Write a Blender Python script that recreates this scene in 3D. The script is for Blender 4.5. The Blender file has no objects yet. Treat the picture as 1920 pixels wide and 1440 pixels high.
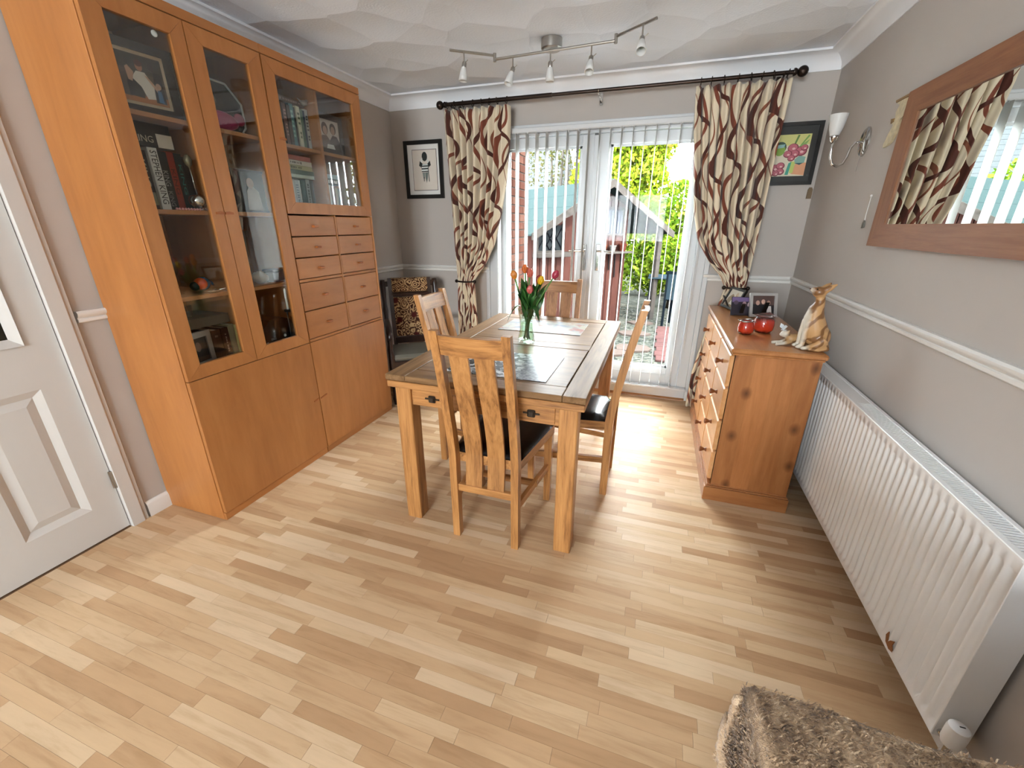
import bpy, bmesh, math, random
from mathutils import Vector, Matrix
random.seed(7)
PI = math.pi
scene = bpy.context.scene
COL = scene.collection
R = math.radians

# ---------------------------------------------------------------- camera
F_PX, YAW, PITCH, ROLL = 784.32, 0.3261, -0.3622, 0.0016
CAM = Vector((2.328, -3.6006, 1.3963))
cyw, syw, cpt, spt = math.cos(YAW), math.sin(YAW), math.cos(PITCH), math.sin(PITCH)
FWD = Vector((-syw * cpt, cyw * cpt, spt))
RGT0 = Vector((cyw, syw, 0)); UP0 = RGT0.cross(FWD)
RGT = RGT0 * math.cos(ROLL) + UP0 * math.sin(ROLL)
UPV = UP0 * math.cos(ROLL) - RGT0 * math.sin(ROLL)
cam_d = bpy.data.cameras.new('camera')
cam_d.sensor_fit = 'HORIZONTAL'; cam_d.sensor_width = 36.0
cam_d.lens = F_PX / 1920 * 36.0
cam_d.clip_start = 0.02; cam_d.clip_end = 200
cam = bpy.data.objects.new('camera', cam_d); COL.objects.link(cam)
cam.matrix_world = Matrix(((RGT.x, UPV.x, -FWD.x, CAM.x), (RGT.y, UPV.y, -FWD.y, CAM.y), (RGT.z, UPV.z, -FWD.z, CAM.z), (0, 0, 0, 1)))
scene.camera = cam

# ---------------------------------------------------------------- world, sun, daylight, exposure
world = bpy.data.worlds.new('sky'); scene.world = world; world.use_nodes = True
bg = world.node_tree.nodes['Background']
bg.inputs['Color'].default_value = (0.90, 0.955, 1.0, 1)
bg.inputs['Strength'].default_value = 19.0

def lamp(name, kind, loc, rot, energy, color=(1, 1, 1), **kw):
    d = bpy.data.lights.new(name, kind); d.energy = energy; d.color = color
    for k, v in kw.items():
        if k == 'portal': d.cycles.is_portal = v
        else: setattr(d, k, v)
    o = bpy.data.objects.new(name, d); COL.objects.link(o); o.location = loc; o.rotation_euler = rot
    return o
lamp('sun', 'SUN', (6, 4, 8), (R(30), R(42), R(0)), 8.0, (1.0, 0.95, 0.86), angle=R(1.5))
# portals: where the sky's light enters, at the garden doors and at the front window of the through-lounge behind the photographer
lamp('front_window_portal', 'AREA', (1.6, -7.18, 1.55), (R(90), 0, 0), 1, shape='RECTANGLE', size=1.7, size_y=1.2, portal=True)
lamp('garden_door_portal', 'AREA', (1.78, 0.30, 1.1), (R(-90), 0, 0), 1, shape='RECTANGLE', size=1.9, size_y=2.1, portal=True)

vs = scene.view_settings
vs.view_transform = 'Standard'; vs.look = 'None'; vs.gamma = 1.0; vs.use_curve_mapping = False
vs.exposure = 1.62
scene.cycles.max_bounces = 8; scene.cycles.diffuse_bounces = 4; scene.cycles.glossy_bounces = 4
scene.cycles.transparent_max_bounces = 24; scene.cycles.transmission_bounces = 8
scene.cycles.caustics_reflective = False; scene.cycles.caustics_refractive = False
scene.cycles.sample_clamp_indirect = 6.0

# ---------------------------------------------------------------- helpers
WM = {}
class MB:
    """collects shapes; build() links them as ONE mesh object"""
    def __init__(s): s.v = []; s.f = []; s.uv = None; s.smooth = False
    def add(s, verts, faces, M=None):
        n = len(s.v)
        s.v += [tuple(M @ Vector(p)) for p in verts] if M is not None else [tuple(p) for p in verts]
        s.f += [tuple(i + n for i in f) for f in faces]
        return s
    def box(s, x0, x1, y0, y1, z0, z1, c=0.0, M=None):
        x0, x1 = min(x0, x1), max(x0, x1); y0, y1 = min(y0, y1), max(y0, y1); z0, z1 = min(z0, z1), max(z0, z1)
        c = min(c, (x1 - x0) * .49, (y1 - y0) * .49, (z1 - z0) * .49)
        if c <= 0:
            v = [(x, y, z) for x in (x0, x1) for y in (y0, y1) for z in (z0, z1)]
            f = [(0, 1, 3, 2), (4, 6, 7, 5), (0, 4, 5, 1), (2, 3, 7, 6), (0, 2, 6, 4), (1, 5, 7, 3)]
            return s.add(v, f, M)
        X, Y, Z = (x0, x1), (y0, y1), (z0, z1); v = []; ix = {}
        for a in (0, 1):
            for b in (0, 1):
                for d in (0, 1):
                    sx, sy, sz = (1, -1)[a] * c, (1, -1)[b] * c, (1, -1)[d] * c
                    for k, p in enumerate(((X[a], Y[b] + sy, Z[d] + sz), (X[a] + sx, Y[b], Z[d] + sz), (X[a] + sx, Y[b] + sy, Z[d]))):
                        ix[a, b, d, k] = len(v); v.append(p)
        f = []
        def q(*k): f.append(tuple(ix[i] for i in k))
        q((0,0,0,0),(0,0,1,0),(0,1,1,0),(0,1,0,0)); q((1,0,0,0),(1,1,0,0),(1,1,1,0),(1,0,1,0))
        q((0,0,0,1),(1,0,0,1),(1,0,1,1),(0,0,1,1)); q((0,1,0,1),(0,1,1,1),(1,1,1,1),(1,1,0,1))
        q((0,0,0,2),(0,1,0,2),(1,1,0,2),(1,0,0,2)); q((0,0,1,2),(1,0,1,2),(1,1,1,2),(0,1,1,2))
        for b in (0, 1):
            for d in (0, 1):
                g = ((0,b,d,1),(1,b,d,1),(1,b,d,2),(0,b,d,2)); q(*(g if (b == 0) == (d == 1) else g[::-1]))
        for a in (0, 1):
            for d in (0, 1):
                g = ((a,0,d,0),(a,0,d,2),(a,1,d,2),(a,1,d,0)); q(*(g if (a == 0) == (d == 1) else g[::-1]))
            for b in (0, 1):
                g = ((a,b,0,0),(a,b,0,1),(a,b,1,1),(a,b,1,0)); q(*(g[::-1] if (a == 0) == (b == 1) else g))
        for a in (0, 1):
            for b in (0, 1):
                for d in (0, 1):
                    g = ((a,b,d,0),(a,b,d,1),(a,b,d,2)); q(*(g if (a + b + d) % 2 == 1 else g[::-1]))
        return s.add(v, f, M)
    def tube(s, pts, r, n=10, cap=True, closed=False):
        pts = [Vector(p) for p in pts]; rr = r if isinstance(r, (list, tuple)) else [r] * len(pts)
        v = []; m = len(pts); prev = None
        for i, p in enumerate(pts):
            if closed: t = pts[(i + 1) % m] - pts[i - 1]
            else: t = pts[min(i + 1, m - 1)] - pts[max(i - 1, 0)]
            t.normalize()
            if prev is None:
                a = Vector((0, 0, 1)) if abs(t.z) < .9 else Vector((1, 0, 0)); u = t.cross(a).normalized()
            else: u = (prev - t * prev.dot(t)).normalized()
            prev = u; w = t.cross(u)
            v += [p + (u * math.cos(2 * PI * k / n) + w * math.sin(2 * PI * k / n)) * rr[i] for k in range(n)]
        f = []
        for i in range(m if closed else m - 1):
            j = (i + 1) % m
            for k in range(n): f.append((i * n + k, i * n + (k + 1) % n, j * n + (k + 1) % n, j * n + k))
        if cap and not closed: f.append(tuple(range(n - 1, -1, -1))); f.append(tuple((m - 1) * n + k for k in range(n)))
        return s.add(v, f)
    def lathe(s, prof, c=(0, 0, 0), n=24, M=None, cap=True):
        v = []; f = []
        for (r, z) in prof: v += [(c[0] + r * math.cos(2 * PI * k / n), c[1] + r * math.sin(2 * PI * k / n), c[2] + z) for k in range(n)]
        for i in range(len(prof) - 1):
            for k in range(n): f.append((i * n + k, i * n + (k + 1) % n, (i + 1) * n + (k + 1) % n, (i + 1) * n + k))
        if cap:
            if prof[0][0] > 1e-4: f.append(tuple(range(n - 1, -1, -1)))
            if prof[-1][0] > 1e-4: f.append(tuple((len(prof) - 1) * n + k for k in range(n)))
        return s.add(v, f, M)
    def sphere(s, c, r, n=14, m=8, sc=(1, 1, 1), M=None):
        prof = [(r * math.sin(PI * i / m), -r * math.cos(PI * i / m)) for i in range(m + 1)]
        T = Matrix.Translation(c) @ Matrix.Diagonal((*sc, 1))
        return s.lathe([(max(a, 1e-5), b) for a, b in prof], n=n, M=(M @ T) if M is not None else T, cap=False)
    def extrude(s, poly, d0, d1, plane='xy', M=None):
        """polygon in a plane, pushed from d0 to d1 along the third axis"""
        def P(a, b, d): return {'xy': (a, b, d), 'xz': (a, d, b), 'yz': (d, a, b)}[plane]
        n = len(poly); v = [P(a, b, d0) for a, b in poly] + [P(a, b, d1) for a, b in poly]
        f = [tuple(range(n - 1, -1, -1)), tuple(range(n, 2 * n))] + [(i, (i + 1) % n, n + (i + 1) % n, n + i) for i in range(n)]
        return s.add(v, f, M)
    def sweep(s, prof, path):
        """open profile (list of 3D-offset functions) along a path: prof = [(du, dz)], path = [(x, y, nx, ny)] with inward normal"""
        v = []; n = len(prof)
        for (x, y, nx, ny) in path: v += [(x + nx * u, y + ny * u, z) for u, z in prof]
        f = [(i * n + k, (i + 1) * n + k, (i + 1) * n + k + 1, i * n + k + 1) for i in range(len(path) - 1) for k in range(n - 1)]
        return s.add(v, f)
    def mesh(s, name, fix=True):
        me = bpy.data.meshes.new(name); me.from_pydata(s.v, [], s.f)
        if fix:
            bm = bmesh.new(); bm.from_mesh(me); bmesh.ops.recalc_face_normals(bm, faces=bm.faces); bm.to_mesh(me); bm.free()
        if s.smooth:
            me.shade_smooth()
        me.update(); return me

def tag(o, label=None, cat=None, group=None, kind=None):
    if label: o['label'] = label
    if cat: o['category'] = cat
    if group: o['group'] = group
    if kind: o['kind'] = kind
    return o

def link(o, parent=None, local=False):
    COL.objects.link(o)
    if parent is not None:
        o.parent = parent
        if local: WM[o.name] = WM[parent.name].copy()
        else:
            o.matrix_parent_inverse = WM[parent.name].inverted(); WM[o.name] = Matrix()
    else: WM[o.name] = o.matrix_basis.copy()
    return o

def obj(name, mb, mat, parent=None, label=None, cat=None, group=None, kind=None, local=False, smooth=None, angle=None):
    if isinstance(mb, MB):
        me = mb.mesh(name)
    else: me = mb
    if smooth or angle:
        me.shade_smooth()
        if angle:
            bm = bmesh.new(); bm.from_mesh(me)
            for e in bm.edges:
                if len(e.link_faces) == 2 and e.calc_face_angle(0) > R(angle): e.smooth = False
            bm.to_mesh(me); bm.free()
    if mat is not None and len(me.materials) == 0: me.materials.append(mat)
    o = bpy.data.objects.new(name, me); link(o, parent, local)
    return tag(o, label, cat, group, kind)

def thing(name, loc=(0, 0, 0), rz=0.0, label=None, cat=None, group=None, kind=None, rot=None):
    o = bpy.data.objects.new(name, None); o.empty_display_size = .1
    M = Matrix.Translation(loc) @ (rot if rot is not None else Matrix.Rotation(rz, 4, 'Z'))
    o.matrix_basis = M; link(o); return tag(o, label, cat, group, kind)

def copy_tree(o, parent=None):
    c = o.copy(); COL.objects.link(c); c.parent = parent
    if parent is not None: c.matrix_parent_inverse = o.matrix_parent_inverse.copy()
    WM[c.name] = WM[o.name].copy()
    for ch in [x for x in bpy.data.objects if x.parent == o]: copy_tree(ch, c)
    return c
def place(o, loc, rz=0.0):
    o.matrix_basis = Matrix.Translation(loc) @ Matrix.Rotation(rz, 4, 'Z'); WM[o.name] = o.matrix_basis.copy()

# ---------------------------------------------------------------- materials
def lin(h):
    h = h.lstrip('#'); o = []
    for i in (0, 2, 4):
        c = int(h[i:i + 2], 16) / 255; o.append(c / 12.92 if c <= .04045 else ((c + .055) / 1.055) ** 2.4)
    return (*o, 1)
class G:
    def __init__(s, name):
        s.m = bpy.data.materials.new(name); s.m.use_nodes = True; s.t = s.m.node_tree
        s.b = s.t.nodes['Principled BSDF']; s.out = s.t.nodes['Material Output']
    def n(s, ty, ins=None, **pr):
        nd = s.t.nodes.new(ty)
        for k, v in pr.items(): setattr(nd, k, v)
        for k, v in (ins or {}).items(): s.set(nd.inputs[k], v)
        return nd
    def set(s, sock, v):
        if isinstance(v, bpy.types.NodeSocket): s.t.links.new(v, sock)
        else: sock.default_value = v
    def p(s, **kw):
        for k, v in kw.items(): s.set(s.b.inputs[k.replace('_', ' ')], v)
        return s
    def math(s, op, a, b=0.0, c=None, clamp=False):
        nd = s.n('ShaderNodeMath', operation=op, use_clamp=clamp); s.set(nd.inputs[0], a); s.set(nd.inputs[1], b)
        if c is not None: s.set(nd.inputs[2], c)
        return nd.outputs[0]
    def ramp(s, fac, stops, interp='LINEAR'):
        nd = s.n('ShaderNodeValToRGB'); cr = nd.color_ramp; cr.interpolation = interp
        while len(cr.elements) < len(stops): cr.elements.new(.5)
        for e, (p, c) in zip(cr.elements, stops): e.position = p; e.color = lin(c) if isinstance(c, str) else c
        s.set(nd.inputs['Fac'], fac); return nd.outputs['Color']
    def mix(s, fac, a, b, bt='MIX'):
        nd = s.n('ShaderNodeMix', data_type='RGBA', blend_type=bt); s.set(nd.inputs[0], fac)
        s.set(nd.inputs[6], lin(a) if isinstance(a, str) else a); s.set(nd.inputs[7], lin(b) if isinstance(b, str) else b); return nd.outputs[2]
    def coord(s, kind='Object', scale=(1, 1, 1), rand=0.0):
        c = s.n('ShaderNodeTexCoord').outputs[kind]
        if rand:
            oi = s.n('ShaderNodeObjectInfo').outputs['Random']; ri = s.n('ShaderNodeNewGeometry').outputs['Random Per Island']
            add = s.math('ADD', s.math('MULTIPLY', oi, rand), s.math('MULTIPLY', ri, rand * 1.7))
            cb = s.n('ShaderNodeCombineXYZ', {0: add, 1: add, 2: add}).outputs[0]
            c = s.n('ShaderNodeVectorMath', {0: c, 1: cb}, operation='ADD').outputs[0]
        return s.n('ShaderNodeMapping', {'Vector': c, 'Scale': scale}).outputs[0]
    def noise(s, vec, scale=5, detail=4, rough=.55, dist=0.0):
        return s.n('ShaderNodeTexNoise', {'Vector': vec, 'Scale': scale, 'Detail': detail, 'Roughness': rough, 'Distortion': dist}).outputs['Fac']
    def bump(s, h, strength=.2, dist=.002):
        b = s.n('ShaderNodeBump', {'Height': h, 'Strength': strength, 'Distance': dist}).outputs[0]; s.set(s.b.inputs['Normal'], b); return s

def plain(name, hexc, rough=.5, metal=0.0, spec=.5, vary=0.06, scale=30, bump=0.0, coat=0.0, **kw):
    g = G(name); v = g.noise(g.coord(scale=(1, 1, 1)), scale, 3)
    c = lin(hexc)
    g.p(Base_Color=g.mix(v, tuple(x * (1 - vary) for x in c[:3]) + (1,), tuple(min(1, x * (1 + vary)) for x in c[:3]) + (1,)), Roughness=rough, Metallic=metal, Specular_IOR_Level=spec, Coat_Weight=coat, **kw)
    if bump: g.bump(v, bump)
    return g.m

def wood(name, light, mid, dark, axis='z', scale=2.2, rough=.42, spec=.4, stretch=11, vary=.25, contrast=(.3, .5, .72), knots=None, coat=0.0, bump=.06):
    g = G(name); sc = {'x': (1, stretch, stretch), 'y': (stretch, 1, stretch), 'z': (stretch, stretch, 1)}[axis]
    vec = g.coord(scale=sc, rand=9.0)
    n1 = g.noise(vec, scale, 6, .6, .9); n2 = g.noise(vec, scale * 4.5, 4, .6, .3)
    f = g.math('ADD', g.math('MULTIPLY', n1, .68), g.math('MULTIPLY', n2, .32))
    c = g.ramp(f, [(contrast[0], dark), (contrast[1], mid), (contrast[2], light)])
    oi = g.n('ShaderNodeObjectInfo').outputs['Random']
    val = g.math('ADD', 1 - vary / 2, g.math('MULTIPLY', oi, vary))
    c = g.n('ShaderNodeHueSaturation', {'Color': c, 'Value': val}).outputs[0]
    if knots:
        q_ = g.n('ShaderNodeSeparateXYZ', {0: g.coord()}); kv = g.n('ShaderNodeCombineXYZ', {0: g.math('MULTIPLY', q_.outputs[0], 1.0), 1: g.math('MULTIPLY', q_.outputs[2], .72)}).outputs[0]
        vo = g.n('ShaderNodeTexVoronoi', {'Vector': kv, 'Scale': knots, 'Randomness': 1.0}, voronoi_dimensions='2D').outputs['Distance']
        jit = g.math('ADD', vo, g.math('MULTIPLY', g.noise(vec, 3, 3), .05))
        k = g.math('SUBTRACT', 1.0, g.math('DIVIDE', jit, .17), clamp=True)
        c = g.mix(g.math('POWER', k, .8), c, '#4a2713')
    g.p(Base_Color=c, Roughness=rough, Specular_IOR_Level=spec, Coat_Weight=coat, Coat_Roughness=.2)
    g.bump(f, bump, .002); return g.m

def thin_glass(name, tint=(1, 1, 1, 1), refl=1.0, rough=0.0):
    g = G(name); t = g.n('ShaderNodeBsdfTransparent', {'Color': tint}); gl = g.n('ShaderNodeBsdfGlossy', {'Roughness': rough, 'Color': (1, 1, 1, 1)})
    ge = g.n('ShaderNodeNewGeometry')
    cs = g.math('ABSOLUTE', g.n('ShaderNodeVectorMath', {0: ge.outputs['Incoming'], 1: ge.outputs['Normal']}, operation='DOT_PRODUCT').outputs['Value'])
    fr = g.math('ADD', .04, g.math('MULTIPLY', .96, g.math('POWER', g.math('SUBTRACT', 1.0, cs, clamp=True), 5.0)))
    fac = g.math('MULTIPLY', fr, refl, clamp=True)
    mx = g.n('ShaderNodeMixShader', {0: fac, 1: t.outputs[0], 2: gl.outputs[0]})
    g.t.links.new(mx.outputs[0], g.out.inputs[0]); return g.m

M = {}
def wall_mat():
    g = G('wall_paint'); v = g.coord(); n = g.noise(v, 2.2, 3); f = g.noise(v, 260, 3)
    g.p(Base_Color=g.mix(n, '#b3aca6', '#bcb5af'), Roughness=.75, Specular_IOR_Level=.25); g.bump(f, .12, .001); return g.m
M['wall'] = wall_mat()
def ceil_mat():
    # fan-shaped swirls of textured plaster
    g = G('swirl_plaster'); v = g.coord()
    w = g.n('ShaderNodeTexNoise', {'Vector': v, 'Scale': 1.6, 'Detail': 2}).outputs['Color']
    vv = g.n('ShaderNodeVectorMath', {0: v, 1: g.n('ShaderNodeVectorMath', {0: w, 'Scale': .16}, operation='SCALE').outputs[0]}, operation='ADD').outputs[0]
    vo = g.n('ShaderNodeTexVoronoi', {'Vector': vv, 'Scale': 3.1, 'Randomness': .9})
    d = vo.outputs['Distance']
    sp = g.n('ShaderNodeVectorMath', {0: vv, 1: vo.outputs['Position']}, operation='SUBTRACT').outputs[0]
    ring = g.math('SINE', g.math('MULTIPLY', d, 130))
    shell = g.math('POWER', d, 1.6)
    h = g.math('ADD', g.math('MULTIPLY', shell, 1.0), g.math('MULTIPLY', ring, .0025))
    h = g.math('ADD', h, g.math('MULTIPLY', g.noise(v, 90, 3), .05))
    g.p(Base_Color=lin('#e9f0fa'), Roughness=.8, Specular_IOR_Level=.2); g.bump(h, .5, .055); return g.m
M['ceil'] = ceil_mat()
M['white'] = plain('white_gloss_paint', '#dedcd8', .35, vary=.03, scale=6)
M['door'] = plain('door_paint', '#cac7c3', .4, vary=.03, scale=6)
M['coving'] = plain('coving_white', '#e8e9ec', .6, vary=.02, scale=6)
M['upvc'] = plain('white_upvc', '#cfd1d3', .3, vary=.015, scale=5)
M['radiator'] = plain('radiator_enamel', '#e6e6e6', .32, vary=.02, scale=4)
M['beech'] = wood('beech_veneer', '#b37843', '#a66b39', '#965e30', 'z', 1.1, .38, .45, stretch=6, vary=.10, bump=.02)
M['beech_y'] = wood('beech_veneer_cross', '#b37843', '#a66b39', '#965e30', 'y', 1.1, .38, .45, stretch=6, vary=.10, bump=.02)
M['beech_dark'] = wood('beech_pull', '#a5622f', '#97572a', '#7f4720', 'y', 2, .5)
M['oak'] = wood('oak_upright', '#bf8b54', '#aa7643', '#7a4f2b', 'z', 2.0, .38, .5, stretch=14, vary=.2, bump=.12, coat=.15, contrast=(.36, .5, .66))
M['oak_x'] = wood('oak_along_x', '#bf8b54', '#aa7643', '#7a4f2b', 'x', 2.0, .38, .5, stretch=14, vary=.2, bump=.12, coat=.15, contrast=(.36, .5, .66))
M['oak_y'] = wood('oak_along_y', '#bf8b54', '#aa7643', '#7a4f2b', 'y', 2.0, .38, .5, stretch=14, vary=.2, bump=.12, coat=.15, contrast=(.36, .5, .66))
M['oak_top'] = wood('oak_tabletop', '#8f7050', '#7b5d40', '#5c432b', 'x', 2.0, .38, .10, stretch=14, vary=.15, bump=.1)
M['oak_top_y'] = wood('oak_tabletop_side', '#8f7050', '#7b5d40', '#5c432b', 'y', 2.0, .38, .10, stretch=14, vary=.15, bump=.1)
M['pine'] = wood('knotty_pine', '#b27a4a', '#a0683c', '#8a552e', 'z', 1.5, .36, .5, stretch=8, vary=.3, knots=5.2, coat=.1)
M['pine_y'] = wood('pine_along_y', '#b88150', '#a87042', '#925c33', 'y', 1.5, .3, .5, stretch=8, vary=.08, coat=.25)
M['pine_x'] = wood('pine_along_x', '#b27a4a', '#a0683c', '#7f4c28', 'x', 1.5, .3, .5, stretch=8, vary=.08, coat=.2)
M['pine_glare'] = wood('pine_drawer_glare', '#dcaa78', '#d29c68', '#c08850', 'y', 1.5, .34, .5, stretch=8, vary=.08, coat=.2)  # paler than the other pine: window glare put into the colour
M['knob_wood'] = wood('knob_wood', '#8a5128', '#774320', '#5d3216', 'x', 3, .35)
M['mirror_wood'] = wood('mirror_frame_oak', '#9a6a48', '#8a5b3c', '#754a2f', 'y', 2.2, .5, .35, stretch=14, vary=.08)
M['mirror_wood_z'] = wood('mirror_frame_oak_upright', '#9a6a48', '#8a5b3c', '#754a2f', 'z', 2.2, .5, .35, stretch=14, vary=.08)
M['dark_wood'] = wood('mahogany', '#3b2118', '#2c1811', '#1b0e0a', 'z', 2.2, .3, .5, vary=.1, coat=.2)
def floor_mat():
    g = G('laminate_strip'); vec = g.coord(scale=(1, 9, 9), rand=23.0)
    n1 = g.noise(vec, 1.6, 5, .6, 1.4); n2 = g.noise(vec, 9, 3, .6)
    oi = g.n('ShaderNodeObjectInfo').outputs['Random']; ri = g.n('ShaderNodeNewGeometry').outputs['Random Per Island']
    r = g.math('FRACT', g.math('ADD', g.math('MULTIPLY', oi, 7.31), g.math('MULTIPLY', ri, 5.17)))
    base = g.ramp(r, [(0, '#ac8866'), (.15, '#b99672'), (.4, '#c1a07c'), (.7, '#c9ab88'), (1.0, '#d2b899')])
    f = g.math('ADD', g.math('MULTIPLY', n1, .7), g.math('MULTIPLY', n2, .3))
    tone = g.ramp(f, [(.3, (.8, .75, .7, 1)), (.5, (1, 1, 1, 1)), (.72, (1.08, 1.08, 1.08, 1))])
    g.p(Base_Color=g.mix(1.0, base, tone, 'MULTIPLY'), Roughness=.42, Specular_IOR_Level=.1)
    g.bump(n2, .03, .001); return g.m
M['floor'] = floor_mat()
M['floor_base'] = plain('floor_joint', '#6f5238', .6)
M['pane'] = thin_glass('window_glass', (.97, .985, .98, 1), .12)
M['cab_glass'] = thin_glass('cabinet_glass', (.93, .95, .94, 1), 1.3)
M['clear'] = thin_glass('clear_glass', (.9, .95, .92, 1), 1.6, .02)
M['chrome'] = plain('chrome', '#c9c8c6', .12, 1.0, vary=.02)
M['steel'] = plain('brushed_steel', '#aaa7a2', .3, 1.0, vary=.05)
M['bronze'] = plain('dark_bronze', '#3a302b', .3, .85, vary=.1)
M['black'] = plain('black_satin', '#131211', .35)
M['charcoal'] = plain('charcoal_mount', '#272725', .55)
M['iron'] = plain('aged_iron', '#3d332a', .5, .7)
M['leather'] = plain('black_leather', '#0e0d0d', .26, vary=.2, scale=120, bump=.15, coat=.2)
M['frosted'] = plain('frosted_glass_shade', '#ececea', .35, vary=.01, Transmission_Weight=.25)
M['mirror'] = plain('mirror_silver', '#e8ecea', .0, 1.0, vary=.0)
M['paper'] = plain('book_pages', '#cfc5b0', .8, vary=.1, scale=200)
M['matboard'] = plain('white_mount', '#dfddd9', .7, vary=.01)
M['cream'] = plain('cream_paper', '#d3cabf', .7, vary=.02)
def col(h, rough=.45, **k):
    key = ('c', h, rough, tuple(sorted(k.items())))
    if key not in M: M[key] = plain('tint_' + h.strip('#'), h, rough, **k)
    return M[key]
# ================================================================ the room
W, H, ZC, CV = 3.26, 2.40, 2.3076, 0.0907
YR = -7.0
ZD, ZDB = 1.0515, 1.003
def struct(name, mb, mat, label=None, **kw): return obj(name, mb, mat, None, label, None, None, 'structure', **kw)

# floor: base slab + single laminate strips
fl = struct('floor', MB().box(0, W, YR, 0.0, -.06, -.0035), M['floor_base'], 'pale beech strip laminate floor')
def pix(p):
    q = Vector(p) - CAM; z = q.dot(FWD)
    if z < .05: return None
    return 960 + F_PX * q.dot(RGT) / z, 720 - F_PX * q.dot(UPV) / z
SW = .0425
LENS = (.27, .34, .42, .5)
strips = []
yy = -.004; row = 0
while yy > YR:
    y0 = max(yy - SW, YR); x = -random.random() * .4; brd = row // 4
    while x < W:
        L = random.choice(LENS); x0, x1 = max(x, 0.002), min(x + L, W - .002)
        if x1 - x0 > .03: strips.append((x0, x1, y0, yy))
        x += L
    yy -= SW; row += 1
def area(s):
    c = [pix((a, b, 0)) for a, b in ((s[0], s[2]), (s[1], s[2]), (s[1], s[3]), (s[0], s[3]))]
    if any(q is None for q in c): return 0
    cx = sum(q[0] for q in c) / 4; cy = sum(q[1] for q in c) / 4
    if not (0 < cx < 1920 and 0 < cy < 1440): return 0
    return abs(sum(c[i][0] * c[(i + 1) % 4][1] - c[(i + 1) % 4][0] * c[i][1] for i in range(4))) / 2
strips.sort(key=area, reverse=True)
GAP = .0004
plank_me = {}
for s in strips[:300]:
    L = round(s[1] - s[0], 3)
    if L not in plank_me:
        mb = MB(); h = L / 2 - GAP; w = SW / 2 - GAP * .6
        mb.box(-h, h, -w, w, -.0032, 0); plank_me[L] = mb.mesh('plank'); plank_me[L].materials.append(M['floor'])
    o = bpy.data.objects.new('plank', plank_me[L]); COL.objects.link(o); o.parent = fl
    o.location = ((s[0] + s[1]) / 2, (s[2] + s[3]) / 2, 0)
rest = MB()
for s in strips[300:]: rest.box(s[0] + GAP, s[1] - GAP, s[2] + GAP * .6, s[3] - GAP * .6, -.0032, 0)
obj('plank_field', rest, M['floor'], fl, kind='stuff')

# walls
DX0, DX1, DZ = .90, 2.66, 2.105                       # garden-door opening
wb = MB().box(-.1, DX0, 0, .14, -.1, H + .1).box(DX1, W + .1, 0, .14, -.1, H + .1).box(DX0, DX1, 0, .14, DZ, H + .1)
struct('wall_back', wb, M['wall'], 'taupe painted wall around the garden doors')
D1A, D1B, D1Z = -3.37, -2.602, 2.0                     # hall-door opening
wl = MB().box(-.1, 0, D1B, 0, -.1, H + .1).box(-.1, 0, YR, D1A, -.1, H + .1).box(-.1, 0, D1A, D1B, D1Z, H + .1)
struct('wall_left', wl, M['wall'], 'taupe painted wall behind the bookcases')
struct('wall_right', MB().box(W, W + .1, YR, 0, -.1, H + .1), M['wall'], 'taupe painted wall with mirror and radiator')
WX0, WX1, WZ0, WZ1 = .80, 2.40, 1.0, 2.10  # unseen window opening, sized for the daylight it brings from behind
wr = MB().box(-.1, WX0, YR - .14, YR, -.1, H + .1).box(WX1, W + .1, YR - .14, YR, -.1, H + .1).box(WX0, WX1, YR - .14, YR, -.1, WZ0).box(WX0, WX1, YR - .14, YR, WZ1, H + .1)
struct('wall_rear', wr, M['wall'], 'taupe painted wall with the front window')
struct('ceiling', MB().box(-.1, W + .1, YR - .14, .14, H, H + .12), M['ceil'], 'white swirled plaster ceiling')
w2 = struct('window_1', MB().box(WX0, WX1, YR - .1, YR - .04, WZ0, WZ0 + .06).box(WX0, WX1, YR - .1, YR - .04, WZ1 - .06, WZ1).box(WX0, WX0 + .06, YR - .1, YR - .04, WZ0, WZ1).box(WX1 - .06, WX1, YR - .1, YR - .04, WZ0, WZ1).box(1.6, 1.66, YR - .1, YR - .04, WZ0, WZ1), M['upvc'], 'unseen white framed front window, sized for its daylight')
obj('pane', MB().box(WX0 + .05, WX1 - .05, YR - .075, YR - .065, WZ0 + .05, WZ1 - .05), M['pane'], w2)

# coving, dado, skirting
prof = [(0, ZC - .006), (.006, ZC - .006), (.006, ZC)]
for i in range(9):
    a = PI / 2 * i / 8; prof.append((.006 + (CV - .006) * (1 - math.cos(a)), ZC + (H - .012 - ZC) * math.sin(a)))
prof += [(CV + .004, H - .012), (CV + .004, H + .001)]
cv = MB().sweep(prof, [(0, YR, 1, 0), (0, 0, 1, -1), (W, 0, -1, -1), (W, YR, -1, 0)])
struct('trim_1', cv, M['coving'], 'white concave plaster coving', angle=25)
dp = [(0, ZDB), (.010, ZDB), (.013, ZDB + .004), (.013, ZDB + .014), (.008, ZDB + .018), (.018, ZDB + .026), (.022, ZDB + .034), (.022, ZD - .007), (.016, ZD), (0, ZD)]
def rail(name, path, label):
    m = MB().sweep(dp, path); struct(name, m, M['white'], label, angle=30)
rail('trim_2', [(0, -2.524, 1, 0), (0, 0, 1, -1), (DX0 + .0, 0, 0, -1)], 'white dado rail left of the garden doors')
rail('trim_3', [(DX1, 0, 0, -1), (W, 0, -1, -1), (W, YR, -1, 0)], 'white dado rail along the mirror wall')
sp = [(0, 0), (.016, 0), (.016, .066), (.010, .078), (.004, .084), (0, .084)]
struct('baseboard_left', MB().sweep(sp, [(0, -2.524, 1, 0), (0, 0, 1, -1), (DX0, 0, 0, -1)]), M['white'], 'low white skirting board by the hall door', angle=30)
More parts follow.
